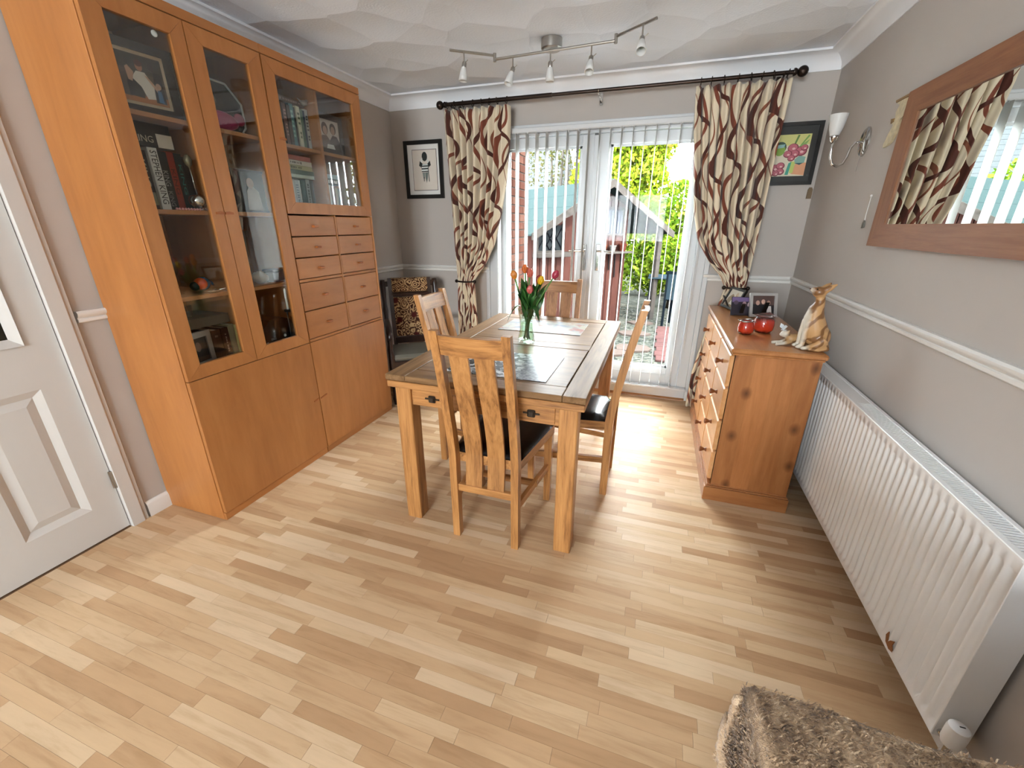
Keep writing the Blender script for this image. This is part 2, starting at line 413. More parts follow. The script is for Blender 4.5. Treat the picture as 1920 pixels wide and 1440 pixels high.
struct('baseboard_right', MB().sweep(sp, [(DX1, 0, 0, -1), (W, 0, -1, -1), (W, YR, -1, 0)]), M['white'], 'low white skirting board under the radiator', angle=30)

# hall door (left edge of the picture)
d1 = thing('door_1', (0, -2.99, 0), label='white panelled hall door with dark glass', kind='structure')
leaf = MB()
XD0, XD1 = -.045, -.006
ys = [D1B - .003, D1B - .11, D1B - .335, D1B - .435, D1B - .66, D1A + .003]
zs = [.006, .17, .768, .955, 1.86, D1Z - .004]
cols = [(ys[0], ys[1]), (ys[2], ys[3]), (ys[4], ys[5])]
for a, b in cols: leaf.box(XD0, XD1, a, b, zs[0], zs[5])
for a, b in ((ys[1], ys[2]), (ys[3], ys[4])):
    for z0, z1 in ((zs[0], zs[1]), (zs[2], zs[3]), (zs[4], zs[5])): leaf.box(XD0, XD1, a, b, z0, z1)
obj('leaf', leaf, M['door'], d1)
def mould(mb, ya, yb, z0, z1, w, xo, xi):
    """four mitred sloping strips framing a panel"""
    ya, yb = min(ya, yb), max(ya, yb)
    o = [(ya, z0), (yb, z0), (yb, z1), (ya, z1)]; i = [(ya + w, z0 + w), (yb - w, z0 + w), (yb - w, z1 - w), (ya + w, z1 - w)]
    v = [(xo, *p) for p in o] + [(xi, *p) for p in i]
    mb.add(v, [(k, (k + 1) % 4, 4 + (k + 1) % 4, 4 + k) for k in range(4)])
for a, b in ((ys[1], ys[2]), (ys[3], ys[4])):
    p = MB(); mould(p, a, b, zs[1], zs[2], .028, XD1, XD1 - .013); mould(p, a - .028, b + .028, zs[1] + .028, zs[2] - .028, .03, XD1 - .013, XD1 - .006)
    p.box(XD1 - .02, XD1 - .006, a - .058, b + .058, zs[1] + .058, zs[2] - .058)
    pn = obj('raised_panel', p, M['door'], d1)
    g_ = MB(); mould(g_, a + .004, b - .004, zs[3] - .004, zs[4] + .004, .03, XD1 + .008, XD1 - .012)
    obj('glazing_bead', g_, M['door'], d1)
    obj('pane', MB().box(XD1 - .02, XD1 - .014, a, b, zs[3], zs[4]), col('#20241f', .08), d1, label='dark obscured glass')
ar = MB()
ap = [(0, .0), (.018, .0), (.018, .05), (.012, .058), (.012, .07), (.0, .078)]
for y0, s in ((D1B, 1), (D1A, -1)):
    ar.extrude([(a, y0 + s * b) for a, b in ap], .0, D1Z + .075, 'xy')
ar.box(0, .016, D1A - .07, D1B + .07, D1Z, D1Z + .075)
obj('architrave', ar, M['door'], d1)
for z in (.27, 1.75):
    obj('hinge', MB().tube([(.002, D1B - .001, z - .045), (.002, D1B - .001, z + .045)], .006, 8).box(-.002, .001, D1B - .012, D1B + .004, z - .045, z + .045), M['steel'], d1)
obj('leak_sill', MB().box(-.26, .0, D1A - .05, D1B + .05, -.1, -.0005), M['floor_base'], d1)  # added under the leaf to stop sky light leaking through the gap
obj('leak_block', MB().box(-.25, -.05, D1A - .05, D1B + .05, -.1, D1Z + .1), M['black'], d1, label='black block added behind the door against light leaks')  # black block added behind the leaf to keep sky light out

# garden doors
d2 = thing('door_2', (1.78, .05, 0), label='white double glazed garden doors', kind='structure')
fr = MB(); FY0, FY1 = .0, .07
fr.box(DX0, DX0 + .075, FY0, FY1, .0, DZ, .004).box(DX1 - .075, DX1, FY0, FY1, 0, DZ, .004).box(DX0 + .07, DX1 - .07, FY0, FY1, DZ - .06, DZ, .004).box(DX0 + .07, DX1 - .07, FY0, FY1, 0, .07, .004)
obj('outer_frame', fr, M['upvc'], d2)
obj('threshold', MB().box(DX0, DX1, -.012, .0, .0, .11, .004).box(DX0, DX1, -.055, .0, .094, .115, .005), M['upvc'], d2)
obj('reveal_trim', MB().box(DX0 - .03, DX1 + .03, -.014, -.001, DZ, DZ + .022, .004).box(DX0 - .03, DX0, -.014, -.001, .085, DZ, .004).box(DX1, DX1 + .035, -.014, -.001, .085, DZ, .004), M['upvc'], d2)
bead = MB(); pr = [(-.012, 0), (-.03, 0), (-.028, .008), (-.02, .016), (-.012, .018)]
bead.extrude(pr, DX0, DX1, 'yz'); obj('floor_bead', bead, M['oak_x'], d2)
for (xa, xb, hx, hs) in ((.978, 1.766, 1.735, -1), (1.792, 2.582, 1.845, 1)):
    lf = MB(); z0, z1, sw = .075, 2.04, .095
    lf.box(xa, xa + sw, .012, .062, z0, z1, .004).box(xb - sw, xb, .012, .062, z0, z1, .004).box(xa + sw - .004, xb - sw + .004, .012, .062, z1 - .075, z1, .004).box(xa + sw - .004, xb - sw + .004, .012, .062, z0, z0 + .19, .004)
    lf.box(xa + sw - .004, xb - sw + .004, .006, .014, z0 + .13, z0 + .136)
    L_ = obj('door_leaf', lf, M['upvc'], d2)
    bd = MB(); gx0, gx1, gz0, gz1 = xa + sw, xb - sw, z0 + .19, z1 - .075
    bd.box(gx0, gx0 + .016, .02, .036, gz0, gz1).box(gx1 - .016, gx1, .02, .036, gz0, gz1).box(gx0, gx1, .02, .036, gz0, gz0 + .016).box(gx0, gx1, .02, .036, gz1 - .016, gz1)
    obj('glazing_bead', bd, M['upvc'], L_)
    obj('pane', MB().box(gx0, gx1, .036, .040, gz0, gz1), M['pane'], L_)
    hb = MB().box(hx - .015, hx + .015, .002, .012, 1.045, 1.255, .005)
    hb.tube([(hx, .004, 1.205), (hx, -.045, 1.205), (hx + hs * .03, -.05, 1.205), (hx + hs * .118, -.046, 1.2)], [.009, .009, .009, .008], 10)
    hb.lathe([(.012, 0), (.012, .006)], n=12, M=Matrix.Translation((hx, .002, 1.1)) @ Matrix.Rotation(R(90), 4, 'X'))
    obj('lever_handle', hb, M['chrome'], L_, label='chrome lever handle', angle=35)
ms = MB().box(1.762, 1.796, -.002, .062, .075, 2.04, .004); obj('meeting_stile', ms, M['upvc'], d2)
obj('latch', MB().box(1.765, 1.80, -.012, 0, 2.03, 2.04), M['black'], d2)

# ================================================================ vertical blind
def white_fabric():
    g = G('blind_fabric'); d = g.n('ShaderNodeBsdfDiffuse', {'Color': lin('#dededc')}); t = g.n('ShaderNodeBsdfTranslucent', {'Color': lin('#dededc')})
    n = g.noise(g.coord(scale=(1, 1, .1)), 400, 2); bp = g.n('ShaderNodeBump', {'Height': n, 'Strength': .1}).outputs[0]; g.set(d.inputs['Normal'], bp)
    mx = g.n('ShaderNodeMixShader', {0: .35, 1: d.outputs[0], 2: t.outputs[0]}); g.t.links.new(mx.outputs[0], g.out.inputs[0]); return g.m
M['blind'] = white_fabric()
vb = thing('vertical_blind', (1.78, -.075, 2.075), label='white vertical blind with slats turned open across the garden doors', cat='blind')
obj('headrail', MB().box(DX0 + .02, DX1 - .02, -.080, -.038, 2.062, 2.098, .006), M['upvc'], vb)
SX = [1.012 + .0795 * k for k in range(20)]
slat = None
for k, x in enumerate(SX):
    mb = MB(); n = 5; zt, zb = 2.058, .135
    ang = R(1.2 * math.sin(k * 1.7)); ca, sa = math.cos(ang), math.sin(ang)
    P = []
    for i in range(n):
        u = -.0445 + .089 * i / (n - 1); bow = .0025 * (1 - (u / .0445) ** 2)
        P.append((u * sa + bow * ca, u * ca - bow * sa))
    poly = P + [(a + .0014, b) for a, b in reversed(P)]
    mb.extrude([(x + a, -.060 + b) for a, b in poly], zb, zt, 'xy')
    s_ = obj('slat', mb, M['blind'], vb)
    obj('bottom_weight', MB().box(x - .002, x + .0045, -.092, -.028, zb, zb + .03), M['upvc'], s_)
    obj('carrier_clip', MB().box(x - .004, x + .006, -.068, -.052, 2.05, 2.066), M['upvc'], s_)
for yoff in (-.096, -.024):
    ch = MB()
    for k in range(len(SX) - 1):
        a, b = SX[k], SX[k + 1]
        ch.tube([(a + (b - a) * t, yoff, .142 - .022 * math.sin(PI * t)) for t in [i / 6 for i in range(7)]], .0016, 5, cap=False)
    obj('bottom_chain', ch, M['upvc'], vb)
obj('control_cord', MB().tube([(2.585, -.09, 2.05), (2.59, -.09, .5), (2.594, -.09, .45), (2.598, -.09, .5), (2.6, -.09, 2.05)], .002, 5, cap=False), M['upvc'], vb)

# ================================================================ curtain pole and curtains
KP = (3.6006 - .158) / (3.6006 - .105)                  # pole hangs clear of the blind
def kx(x): return CAM.x + (x - CAM.x) * KP
def kz(z): return CAM.z + (z - CAM.z) * KP
RZ, RY = kz(2.286), -.158
pole = thing('curtain_pole', (1.79, RY, RZ), label='dark bronze curtain pole with ball finials over the garden doors', cat='curtain pole')
obj('rod', MB().tube([(kx(.575), RY, RZ), (kx(1.45), RY, RZ)], .0145, 14), M['bronze'], pole, smooth=False, angle=40)
obj('rod', MB().tube([(kx(1.44), RY, RZ), (kx(3.0), RY, RZ)], .0115, 14), M['bronze'], pole, angle=40)
for x, s in ((kx(.56), -1), (kx(3.01), 1)):
    fb = MB().sphere((x + s * .02, RY, RZ), .030, 18, 10); fb.lathe([(.02, 0), (.022, .008), (.016, .02)], n=14, M=Matrix.Translation((x - s * .03, RY, RZ)) @ Matrix.Rotation(R(90) * s, 4, 'Y'))
    obj('finial', fb, M['bronze'], pole, angle=40)
for x in (kx(.64), 1.795, kx(2.93)):
    br = MB().box(x - .012, x + .012, -.012, -.001, RZ - .055, RZ + .02, .003).tube([(x, -.006, RZ - .02), (x, RY, RZ - .02)], .006, 8).tube([(x, RY + .018 * math.cos(a), RZ + .018 * math.sin(a)) for a in [PI * (1 + i / 8) for i in range(9)]], .005, 8)
    obj('bracket', br, M['chrome'] if abs(x - 1.795) < .1 else M['bronze'], pole, angle=40)

def curtain_mat():
    g = G('ogee_curtain_print'); uv = g.n('ShaderNodeUVMap').outputs[0]; sx = g.n('ShaderNodeSeparateXYZ', {0: uv})
    u, v = sx.outputs[0], sx.outputs[1]
    wob = g.math('MULTIPLY', g.math('SUBTRACT', g.noise(uv, 2.2, 1), .5), .11); u = g.math('ADD', u, wob)
    ph_a = g.math('MULTIPLY', g.math('ADD', g.math('DIVIDE', v, .50), g.math('MULTIPLY', u, 1.05)), 2 * PI); ph_b = g.math('MULTIPLY', g.math('ADD', g.math('DIVIDE', v, .57), g.math('MULTIPLY', u, -.8)), 2 * PI)
    P = .235
    def stripe(sign, off, wbase, ph2):
        ph = ph_a if sign > 0 else ph_b; s = g.math('SINE', ph)
        w = g.math('ADD', wbase, g.math('MULTIPLY', g.math('SINE', g.math('ADD', ph, ph2)), wbase * .42))
        x = g.math('ADD', g.math('MULTIPLY', s, .082 * sign), g.math('ADD', u, off))
        d = g.math('MULTIPLY', g.math('ABSOLUTE', g.math('SUBTRACT', g.math('FRACT', g.math('DIVIDE', x, P)), .5)), P)
        return g.math('LESS_THAN', d, w)
    a = stripe(1, 0, .0205, .6); b = stripe(-1, .05, .0185, 2.4); c = stripe(-.8, .155, .007, 4.0)
    weave = g.noise(g.n('ShaderNodeMapping', {'Vector': uv, 'Scale': (60, 300, 1)}).outputs[0], 6, 2)
    base = g.mix(weave, '#d6c7ac', '#e3d6be')
    c1 = g.mix(c, base, '#84503a'); c2 = g.mix(b, c1, '#7c4230'); c3 = g.mix(a, c2, '#52291f')
    g.p(Base_Color=c3, Roughness=.7, Specular_IOR_Level=.25, Sheen_Weight=.15); g.bump(weave, .08, .001); return g.m
M['curtain'] = curtain_mat()
def curtain(name, label, edges, nf, fabric, seed, ztie, tie_x):
    """edges: list of (z, xl, xr) from top to bottom"""
    edges = [(kz(a) if a > .1 else a, kx(b), kx(c)) for a, b, c in edges]; ztie = kz(ztie)
    rnd = random.Random(seed); NU, NV = 150, 60; v = []; uvs = []
    ph = [rnd.uniform(0, 6) for _ in range(6)]
    def lerp(z):
        for (za, a0, a1), (zb, b0, b1) in zip(edges, edges[1:]):
            if za >= z >= zb:
                t = (za - z) / (za - zb); t = t * t * (3 - 2 * t) if False else t
                return a0 + (b0 - a0) * t, a1 + (b1 - a1) * t
        return edges[-1][1:]
    ztop, zbot = edges[0][0], edges[-1][0]
    for j in range(NV + 1):
        z = ztop + (zbot - ztop) * j / NV; xl, xr = lerp(z); w = xr - xl
        amp = (.022 + .018 * min(1, (ztop - z) * 1.6)) * min(1, max(.3, w / .5))
        sq = min(1, w / .5); pinch = math.exp(-((z - ztie) / .06) ** 2)
        for i in range(NU + 1):
            s = i / NU
            ss = s + .018 * math.sin(2 * PI * 2 * s + ph[0] + z * .8) * min(1, (ztop - z) * 2)
            fold = math.sin(2 * PI * nf * ss + ph[1] + .5 * math.sin(3 * s + z * 1.3 + ph[2])) + .35 * math.sin(2 * PI * nf * 2.1 * ss + ph[3] + z)
            head = max(0, 1 - (ztop - z) / .10)
            y = RY - .004 + amp * fold * (1 - .45 * pinch) * (1 - .35 * head)
            x = xl + w * s + .006 * math.cos(2 * PI * nf * ss + ph[1]) * (1 - head)
            v.append((x, y, z + .004 * math.sin(2 * PI * nf * s) * head)); uvs.append((s * fabric, (ztop - z) * (1 + .12 * (1 - sq))))
    f = [(j * (NU + 1) + i, j * (NU + 1) + i + 1, (j + 1) * (NU + 1) + i + 1, (j + 1) * (NU + 1) + i) for j in range(NV) for i in range(NU)]
    me = bpy.data.meshes.new(name); me.from_pydata(v, [], f); me.materials.append(M['curtain'])
    ul = me.uv_layers.new(name='UVMap')
    for lp in me.loops: ul.data[lp.index].uv = uvs[lp.vertex_index]
    me.shade_smooth()
    root = thing(name, ((edges[0][1] + edges[0][2]) / 2, RY, ztop), label=label, cat='curtain', group='ogee print curtains')
    o = obj('fabric', me, None, root)
    so = o.modifiers.new('thick', 'SOLIDIFY'); so.thickness = .003; so.offset = 0
    xl, xr = lerp(ztop)
    for k in range(8):
        x = xl + .025 + (xr - xl - .05) * (k + .12 * math.sin(k * 5)) / 7
        rg = MB().tube([(x + .006 * math.sin(3 * k) * math.sin(a), RY + .021 * math.cos(a), RZ - .004 + .021 * math.sin(a)) for a in [2 * PI * i / 14 for i in range(14)]], .0028, 6, closed=True)
        rg.tube([(x, RY, RZ - .024), (x + .003, RY, RZ - .036), (x, RY, ztop - .002)], .0018, 5)
        obj('ring', rg, M['bronze'], root)
    # tie-back: a bronze hold-back arm curved round the bunched cloth
    xa, xb = lerp(ztie); tb = MB(); pts = []
    for i in range(13):
        t = i / 12; pts.append((xa - .012 + (xb - xa + .024) * t, RY - .055 * math.sin(PI * min(1, t * .8 + .1)) - .005, ztie))
    tb.tube(pts, .007, 8).sphere(pts[0], .015, 12, 8).sphere(pts[-1], .015, 12, 8)
    tb.tube([pts[0] if tie_x < 0 else pts[-1], ((pts[0] if tie_x < 0 else pts[-1])[0], -.003, ztie)], .006, 8)
    obj('hold_back', tb, M['bronze'], root, angle=40, label='dark bronze curtain hold-back')
curtain('curtain', 'brown and cream ogee print curtain beside the small framed sports print',
        [(2.247, .575, 1.128), (2.0, .585, 1.115), (1.75, .602, 1.09), (1.49, .618, 1.043), (1.25, .628, .985), (1.08, .634, .90), (1.0, .637, .835), (.93, .640, .79), (.86, .636, .795), (.52, .628, .812), (.02, .618, .85)], 8.7, 1.15, 3, .93, -1)
curtain('curtain', 'brown and cream ogee print curtain hanging behind the pine chest',
        [(2.252, 2.428, 2.982), (2.0, 2.455, 2.975), (1.75, 2.49, 2.968), (1.49, 2.53, 2.962), (1.3, 2.58, 2.957), (1.15, 2.68, 2.953), (1.05, 2.77, 2.95), (.97, 2.815, 2.948), (.88, 2.80, 2.95), (.6, 2.73, 2.955), (.3, 2.685, 2.96), (.02, 2.675, 2.97)], 9.3, 1.15, 11, .97, 1)
# ================================================================ bookcases
XF, XC = .4152, .394
def mitre_frame(mb, ya, yb, z0, z1, l, r, b, t, x0, x1):
    """rectangular frame in the y-z plane out of four mitred members"""
    O = [(ya, z0), (yb, z0), (yb, z1), (ya, z1)]; I = [(ya + l, z0 + b), (yb - r, z0 + b), (yb - r, z1 - t), (ya + l, z1 - t)]
    g = .0006
    for k in range(4):
        a, c = k, (k + 1) % 4
        poly = [O[a], O[c], I[c], I[a]]
        cx = sum(p[0] for p in poly) / 4; cz = sum(p[1] for p in poly) / 4
        poly = [(p[0] + (g if p[0] < cx else -g) * .8, p[1] + (g if p[1] < cz else -g) * .8) for p in poly]
        mb.extrude(poly, x0, x1, 'yz')
    return I
def glass_door(parent, ya, yb, z0, z1, l, r, b, t, hy, hz):
    m = MB(); I = mitre_frame(m, ya, yb, z0, z1, l, r, b, t, XC + .002, XF)
    d = obj('door', m, M['beech'], parent)
    obj('glass_pane', MB().box(XC + .008, XC + .012, ya + l - .006, yb - r + .006, z0 + b - .006, z1 - t + .006), M['cab_glass'], d)
    h = MB().extrude([(hy - .02, hz - .005), (hy + .02, hz - .005), (hy + .02, hz + .004), (hy, hz + .008), (hy - .02, hz + .004)], XF - .001, XF + .006, 'yz')
    obj('finger_pull', h, M['beech_dark'], d, label='small brown finger pull')
    return d
def carcass(root, ya, yb, zt, parts):
    obj('side_panel', MB().box(.006, XC, ya, ya + .019, 0, zt, .001), M['beech'], root)
    obj('side_panel', MB().box(.006, XC, yb - .019, yb, 0, zt, .001), M['beech'], root)
    obj('top_panel', MB().box(.006, XF, ya, yb, zt, zt + .036, .0015), M['beech_y'], root)
    obj('back_panel', MB().box(.006, .014, ya + .019, yb - .019, .04, zt), M['beech'], root)
    obj('plinth', MB().box(.03, XF - .006, ya + .002, yb - .002, 0, .038, .001), M['beech_y'], root)
    for (a, b, z) in parts: obj('shelf', MB().box(.014, XC - .012, a, b, z - .018, z, .001), M['beech_y'], root)
A0, A1, B1 = -2.4195, -1.6985, -.965
ZTOP = 2.164
ca = thing('bookcase', (.2, -2.06, 0), label='tall beech bookcase with two glazed doors beside the hall door', cat='bookcase')
PA = -2.062
carcass(ca, A0, A1, ZTOP, [(A0 + .019, PA - .009, z) for z in (1.806, 1.456, 1.100)] + [(PA + .009, A1 - .019, z) for z in (1.806, 1.456, 1.100)] + [(A0 + .019, A1 - .019, .768)])
obj('partition', MB().box(.014, XC - .004, PA - .009, PA + .009, .77, ZTOP, .001), M['beech'], ca)
glass_door(ca, A0 + .003, PA - .0015, .743, 2.160, .069, .060, .062, .064, PA - .022, 1.447)
glass_door(ca, PA + .0015, A1 - .003, .743, 2.160, .069, .075, .062, .064, PA + .022, 1.447)
ld = obj('door', MB().box(XC + .002, XF, A0 + .003, A1 - .002, .041, .739, .0012), M['beech'], ca)
obj('finger_pull', MB().extrude([(-1.745, .376), (-1.705, .384), (-1.705, .392), (-1.745, .384)], XF - .001, XF + .004, 'yz'), M['beech_dark'], ld)
cb = thing('bookcase', (.2, -1.33, 0), label='beech bookcase with ten small drawers under one glazed door', cat='bookcase')
PB = -1.331
carcass(cb, A1 + .001, B1, ZTOP, [(A1 + .02, PB - .009, 1.803), (PB + .009, B1 - .019, 1.803), (A1 + .02, B1 - .019, 1.475), (A1 + .02, B1 - .019, .752)])
obj('partition', MB().box(.014, XC - .004, PB - .009, PB + .009, 1.475, ZTOP, .001), M['beech'], cb)
glass_door(cb, A1 + .004, B1 - .003, 1.454, 2.160, .068, .078, .060, .064, A1 + .055, 1.813)
ld = obj('door', MB().box(XC + .002, XF, A1 + .003, B1 - .003, .041, .739, .0012), M['beech'], cb)
obj('finger_pull', MB().extrude([(-1.69, .378), (-1.635, .386), (-1.635, .394), (-1.69, .386)], XF - .001, XF + .004, 'yz'), M['beech_dark'], ld)
DY = ((A1 + .006, PB - .0085), (PB + .0055, B1 - .019))
obj('partition', MB().box(.03, XF - .002, PB - .0065, PB + .0035, .752, 1.452, .001), M['beech'], cb)
obj('drawer_divider', MB().box(.03, XF - .003, A1 + .005, B1 - .018, 1.089, 1.104, .001).box(.03, XF - .003, A1 + .005, B1 - .018, .742, .756, .001), M['beech_y'], cb)
obj('stile', MB().box(.03, XF - .002, B1 - .017, B1, .742, 1.452, .001), M['beech'], cb)
DZS = ((1.338, 1.446), (1.224, 1.334), (1.107, 1.220), (.925, 1.086), (.759, .921))
for (a, b) in DY:
    for (z0, z1) in DZS:
        dr = obj('drawer', MB().box(.06, XF - .004, a + .0015, b - .0015, z0 + .001, z1 - .001, .0015), M['beech_y'], cb)
        cy_, cz_ = (a + b) / 2, (z0 + z1) / 2 - .002
        obj('knob', MB().box(XF - .006, XF + .016, cy_ - .017, cy_ + .017, cz_ - .0055, cz_ + .0055, .002), M['beech_dark'], dr)

# ---------------------------------------------------------------- lettering
def text_mesh(s, size, ext=.0004):
    cu = bpy.data.curves.new('lettering', 'FONT'); cu.body = s; cu.size = size; cu.extrude = ext; cu.align_x = 'CENTER'; cu.align_y = 'CENTER'; cu.resolution_u = 2
    o = bpy.data.objects.new('lettering', cu); me = bpy.data.meshes.new_from_object(o)
    bpy.data.objects.remove(o); return me
def print_marks(n, size, seed):
    """blurred spine print too small to read: a line of uneven upright marks"""
    rn = random.Random(seed); mb = MB(); w = size * .62
    for i in range(n):
        h = size * rn.choice((.5, .62, .72)); x = (i - (n - 1) / 2) * w
        mb.box(x - w * .34, x - w * .12, -h / 2, h / 2, -.0004, .0004)
        if rn.random() < .7: mb.box(x + w * .12, x + w * .34, -h / 2, h / 2, -.0004, .0004)
        if rn.random() < .8: z_ = rn.uniform(-.3, .3) * h; mb.box(x - w * .12, x + w * .12, z_ - size * .05, z_ + size * .05, -.0004, .0004)
    return mb.mesh('print')

# ---------------------------------------------------------------- books
def book(y0, z0, t, h, xs, color, label, group, text=None, tcol='#e0d8c8', tsize=None, lying=False, depth=.15, tilt=0.0, band=None, tfit=None):
    """spine faces the room (+x). upright: thickness along y; lying: thickness along z, height along y"""
    Y, Z = (h, t) if lying else (t, h)
    mb = MB(); c = .0025
    if lying: mb.box(-depth, 0, 0, Y, 0, c).box(-depth, 0, 0, Y, Z - c, Z).box(-c, 0, 0, Y, 0, Z, .001)
    else: mb.box(-depth, 0, 0, c, 0, Z).box(-depth, 0, Y - c, Y, 0, Z).box(-c, 0, 0, Y, 0, Z, .001)
    o = bpy.data.objects.new('book', mb.mesh('book')); o.data.materials.append(col(color, .4))
    o.matrix_basis = Matrix.Translation((xs, y0, z0)) @ Matrix.Rotation(tilt, 4, 'X'); link(o); tag(o, label, 'book', group)
    pg = MB()
    if lying: pg.box(-depth + .004, -c, .004, Y - .004, c, Z - c)
    else: pg.box(-depth + .004, -c, c, Y - c, .004, Z - .004)
    obj('pages', pg, M['paper'], o, local=True)
    if band:
        for (b0, b1, bc) in band:
            if lying: obj('spine_panel', MB().box(0, .0006, Y * b0, Y * b1, .001, Z - .001), col(bc, .4), o, local=True)
            else: obj('spine_panel', MB().box(0, .0006, .001, Y - .001, Z * b0, Z * b1), col(bc, .4), o, local=True)
    if text:
        for (s, pos, hx, sz, fit) in text:
            if lying: mt = Matrix(((0, 0, 1, .0009), (1, 0, 0, Y * pos), (0, 1, 0, Z * .5), (0, 0, 0, 1)))
            else: mt = Matrix(((0, 0, 1, .0009), (0, 1, 0, Y * .5), (-1, 0, 0, Z * pos), (0, 0, 0, 1)))
            me = text_mesh(s, sz) if s in ('KING', 'STEPHEN') else print_marks(len(s), sz, label); xs_ = [v.co.x for v in me.vertices]
            if fit and xs_: me.transform(Matrix.Diagonal((fit / (max(xs_) - min(xs_)), 1, 1, 1)))
            me.transform(mt); obj('lettering' if s in ('KING', 'STEPHEN') else 'spine_print', me, col(hx, .5), o, local=True)
    return o
GA2 = 'hardback novels on the second shelf behind the first glazed door'
zs2 = 1.4565
# standing novels (left to right), second shelf of the first column
book(-2.366, zs2, .052, .225, .30, '#171414', 'black hardback with large white lettering at the left end of the novels shelf', GA2, [('KING', .72, '#cfc6b4', .040, .085), ('xx', .3, '#b8ae8a', .03, None)])
book(-2.312, zs2, .050, .222, .305, '#2a1512', 'very dark red hardback next to the white-spined novel', GA2, [('KING', .62, '#cbbf9c', .038, .10)], band=[(.08, .30, '#7d7b5e')])
book(-2.259, zs2, .037, .235, .315, '#e4e2dd', 'white-spined hardback with tall black lettering on the novels shelf', GA2, [('STEPHEN', .715, '#16130f', .034, .112), ('KING', .25, '#16130f', .034, .072)])
book(-2.220, zs2, .046, .228, .295, '#1b1a19', 'black hardback with grey lettering right of the white-spined novel', GA2, [('KING', .55, '#a8a49c', .03, .06), ('KING', .2, '#8f8b84', .026, .06)])
book(-2.172, zs2, .034, .232, .285, '#a83a22', 'orange-red hardback behind the silver goblet', GA2, [('KING', .5, '#5e1d12', .022, .1)])
book(-2.136, zs2, .030, .230, .285, '#1d2b2a', 'dark green hardback with teal lettering at the right end of the novels shelf', GA2, [('KING', .55, '#3f8f86', .018, .12)])
book(-2.104, zs2, .026, .220, .285, '#15171a', 'thin black hardback against the bookcase partition', GA2)
book(-2.35, zs2 + .237, .052, .20, .32, '#191616', 'black hardback lying flat across the tops of the novels', GA2, [('KING', .42, '#cfc3ae', .034, .075)], lying=True, band=[(.68, .99, '#d8d2c6')])
book(-2.36, zs2 + .291, .036, .22, .30, '#241d18', 'dark brown hardback topmost on the novels shelf', GA2, lying=True)
# goblet in front of the novels
gb = thing('goblet', (.355, -2.125, zs2), label='upright silver goblet with round bowl in front of the novels', cat='goblet')
obj('bowl', MB().lathe([(.0001, .012), (.022, .014), (.034, .026), (.037, .042), (.033, .056), (.018, .066), (.007, .072)], n=22), M['chrome'], gb, local=True, smooth=True)
obj('stem', MB().tube([(0, 0, .07), (.0, -.003, .12), (0, -.006, .175)], [.0045, .003, .004], 8), M['chrome'], gb, local=True, smooth=True)
obj('finial', MB().lathe([(.003, 0), (.014, .012), (.017, .03), (.010, .046), (.002, .052)], (0, -.006, .172), 16), col('#8d8468', .25, metal=.6), gb, local=True, smooth=True)
obj('foot', MB().lathe([(.026, 0), (.026, .004), (.010, .013)], n=20), M['chrome'], gb, local=True, smooth=True)
bead_pts = [(.372, -2.24 + .0125 * i, zs2 + .004) for i in range(13)]
bn = MB()
for p in bead_pts: bn.sphere(p, .0055, 8, 6)
obj('bead_string', bn, col('#c98a88', .25), None, 'string of small pink beads along the novels shelf front', 'beads', smooth=True)
# first column, top shelf: framed dance photograph and two books
def framed(name, loc, rz, w, h, fw, frame_hex, label, cat, blobs, mat_hex='#d9cdb4', matw=.0, lean=0.0, bghex='#8a7c74', metal=0.0, group=None, fd=.016):
    """free-standing picture frame; local x = width, z = height, front faces -y"""
    root = thing(name, loc, label=label, cat=cat, group=group, rot=Matrix.Rotation(rz, 4, 'Z') @ Matrix.Rotation(lean, 4, 'X'))
    m = MB(); O = [(-w / 2, 0), (w / 2, 0), (w / 2, h), (-w / 2, h)]; I = [(-w / 2 + fw, fw), (w / 2 - fw, fw), (w / 2 - fw, h - fw), (-w / 2 + fw, h - fw)]
    for k in range(4):
        a, c = k, (k + 1) % 4; m.extrude([O[a], O[c], I[c], I[a]], -fd, 0, 'xz')
    obj('frame', m, col(frame_hex, .35, metal=metal), root, local=True)
    obj('backing', MB().box(-w / 2 + fw - .002, w / 2 - fw + .002, -.006, -.001, fw - .002, h - fw + .002), M['charcoal'], root, local=True)
    ix, iz = w / 2 - fw, fw
    if matw: obj('mount', MB().box(-ix, ix, -.0075, -.006, iz, h - iz), col(mat_hex, .6), root, local=True); ix -= matw; iz += matw
    ph = obj('photograph', MB().box(-ix, ix, -.0085, -.0065, iz, h - iz), col(bghex, .4), root, local=True)
    for q, (poly, hx) in enumerate(blobs):
        mb = MB(); mb.extrude([(-ix + 2 * ix * a, iz + (h - 2 * iz) * b) for a, b in poly], -.0088 - q * .0001, -.0084, 'xz')
        obj('printed_shape', mb, col(hx, .45), ph, local=True)
    if lean: obj('strut', MB().box(-.012, .012, .0, .004, .0, h * .7, M=Matrix.Rotation(-2.2 * lean, 4, 'X') @ Matrix.Translation((0, .001, 0))), M['black'], root, local=True)
    return root
def ell(cx, cy, rx, ry, n=14, a0=0): return [(cx + rx * math.cos(2 * PI * k / n + a0), cy + ry * math.sin(2 * PI * k / n + a0)) for k in range(n)]
zs1 = 1.8065
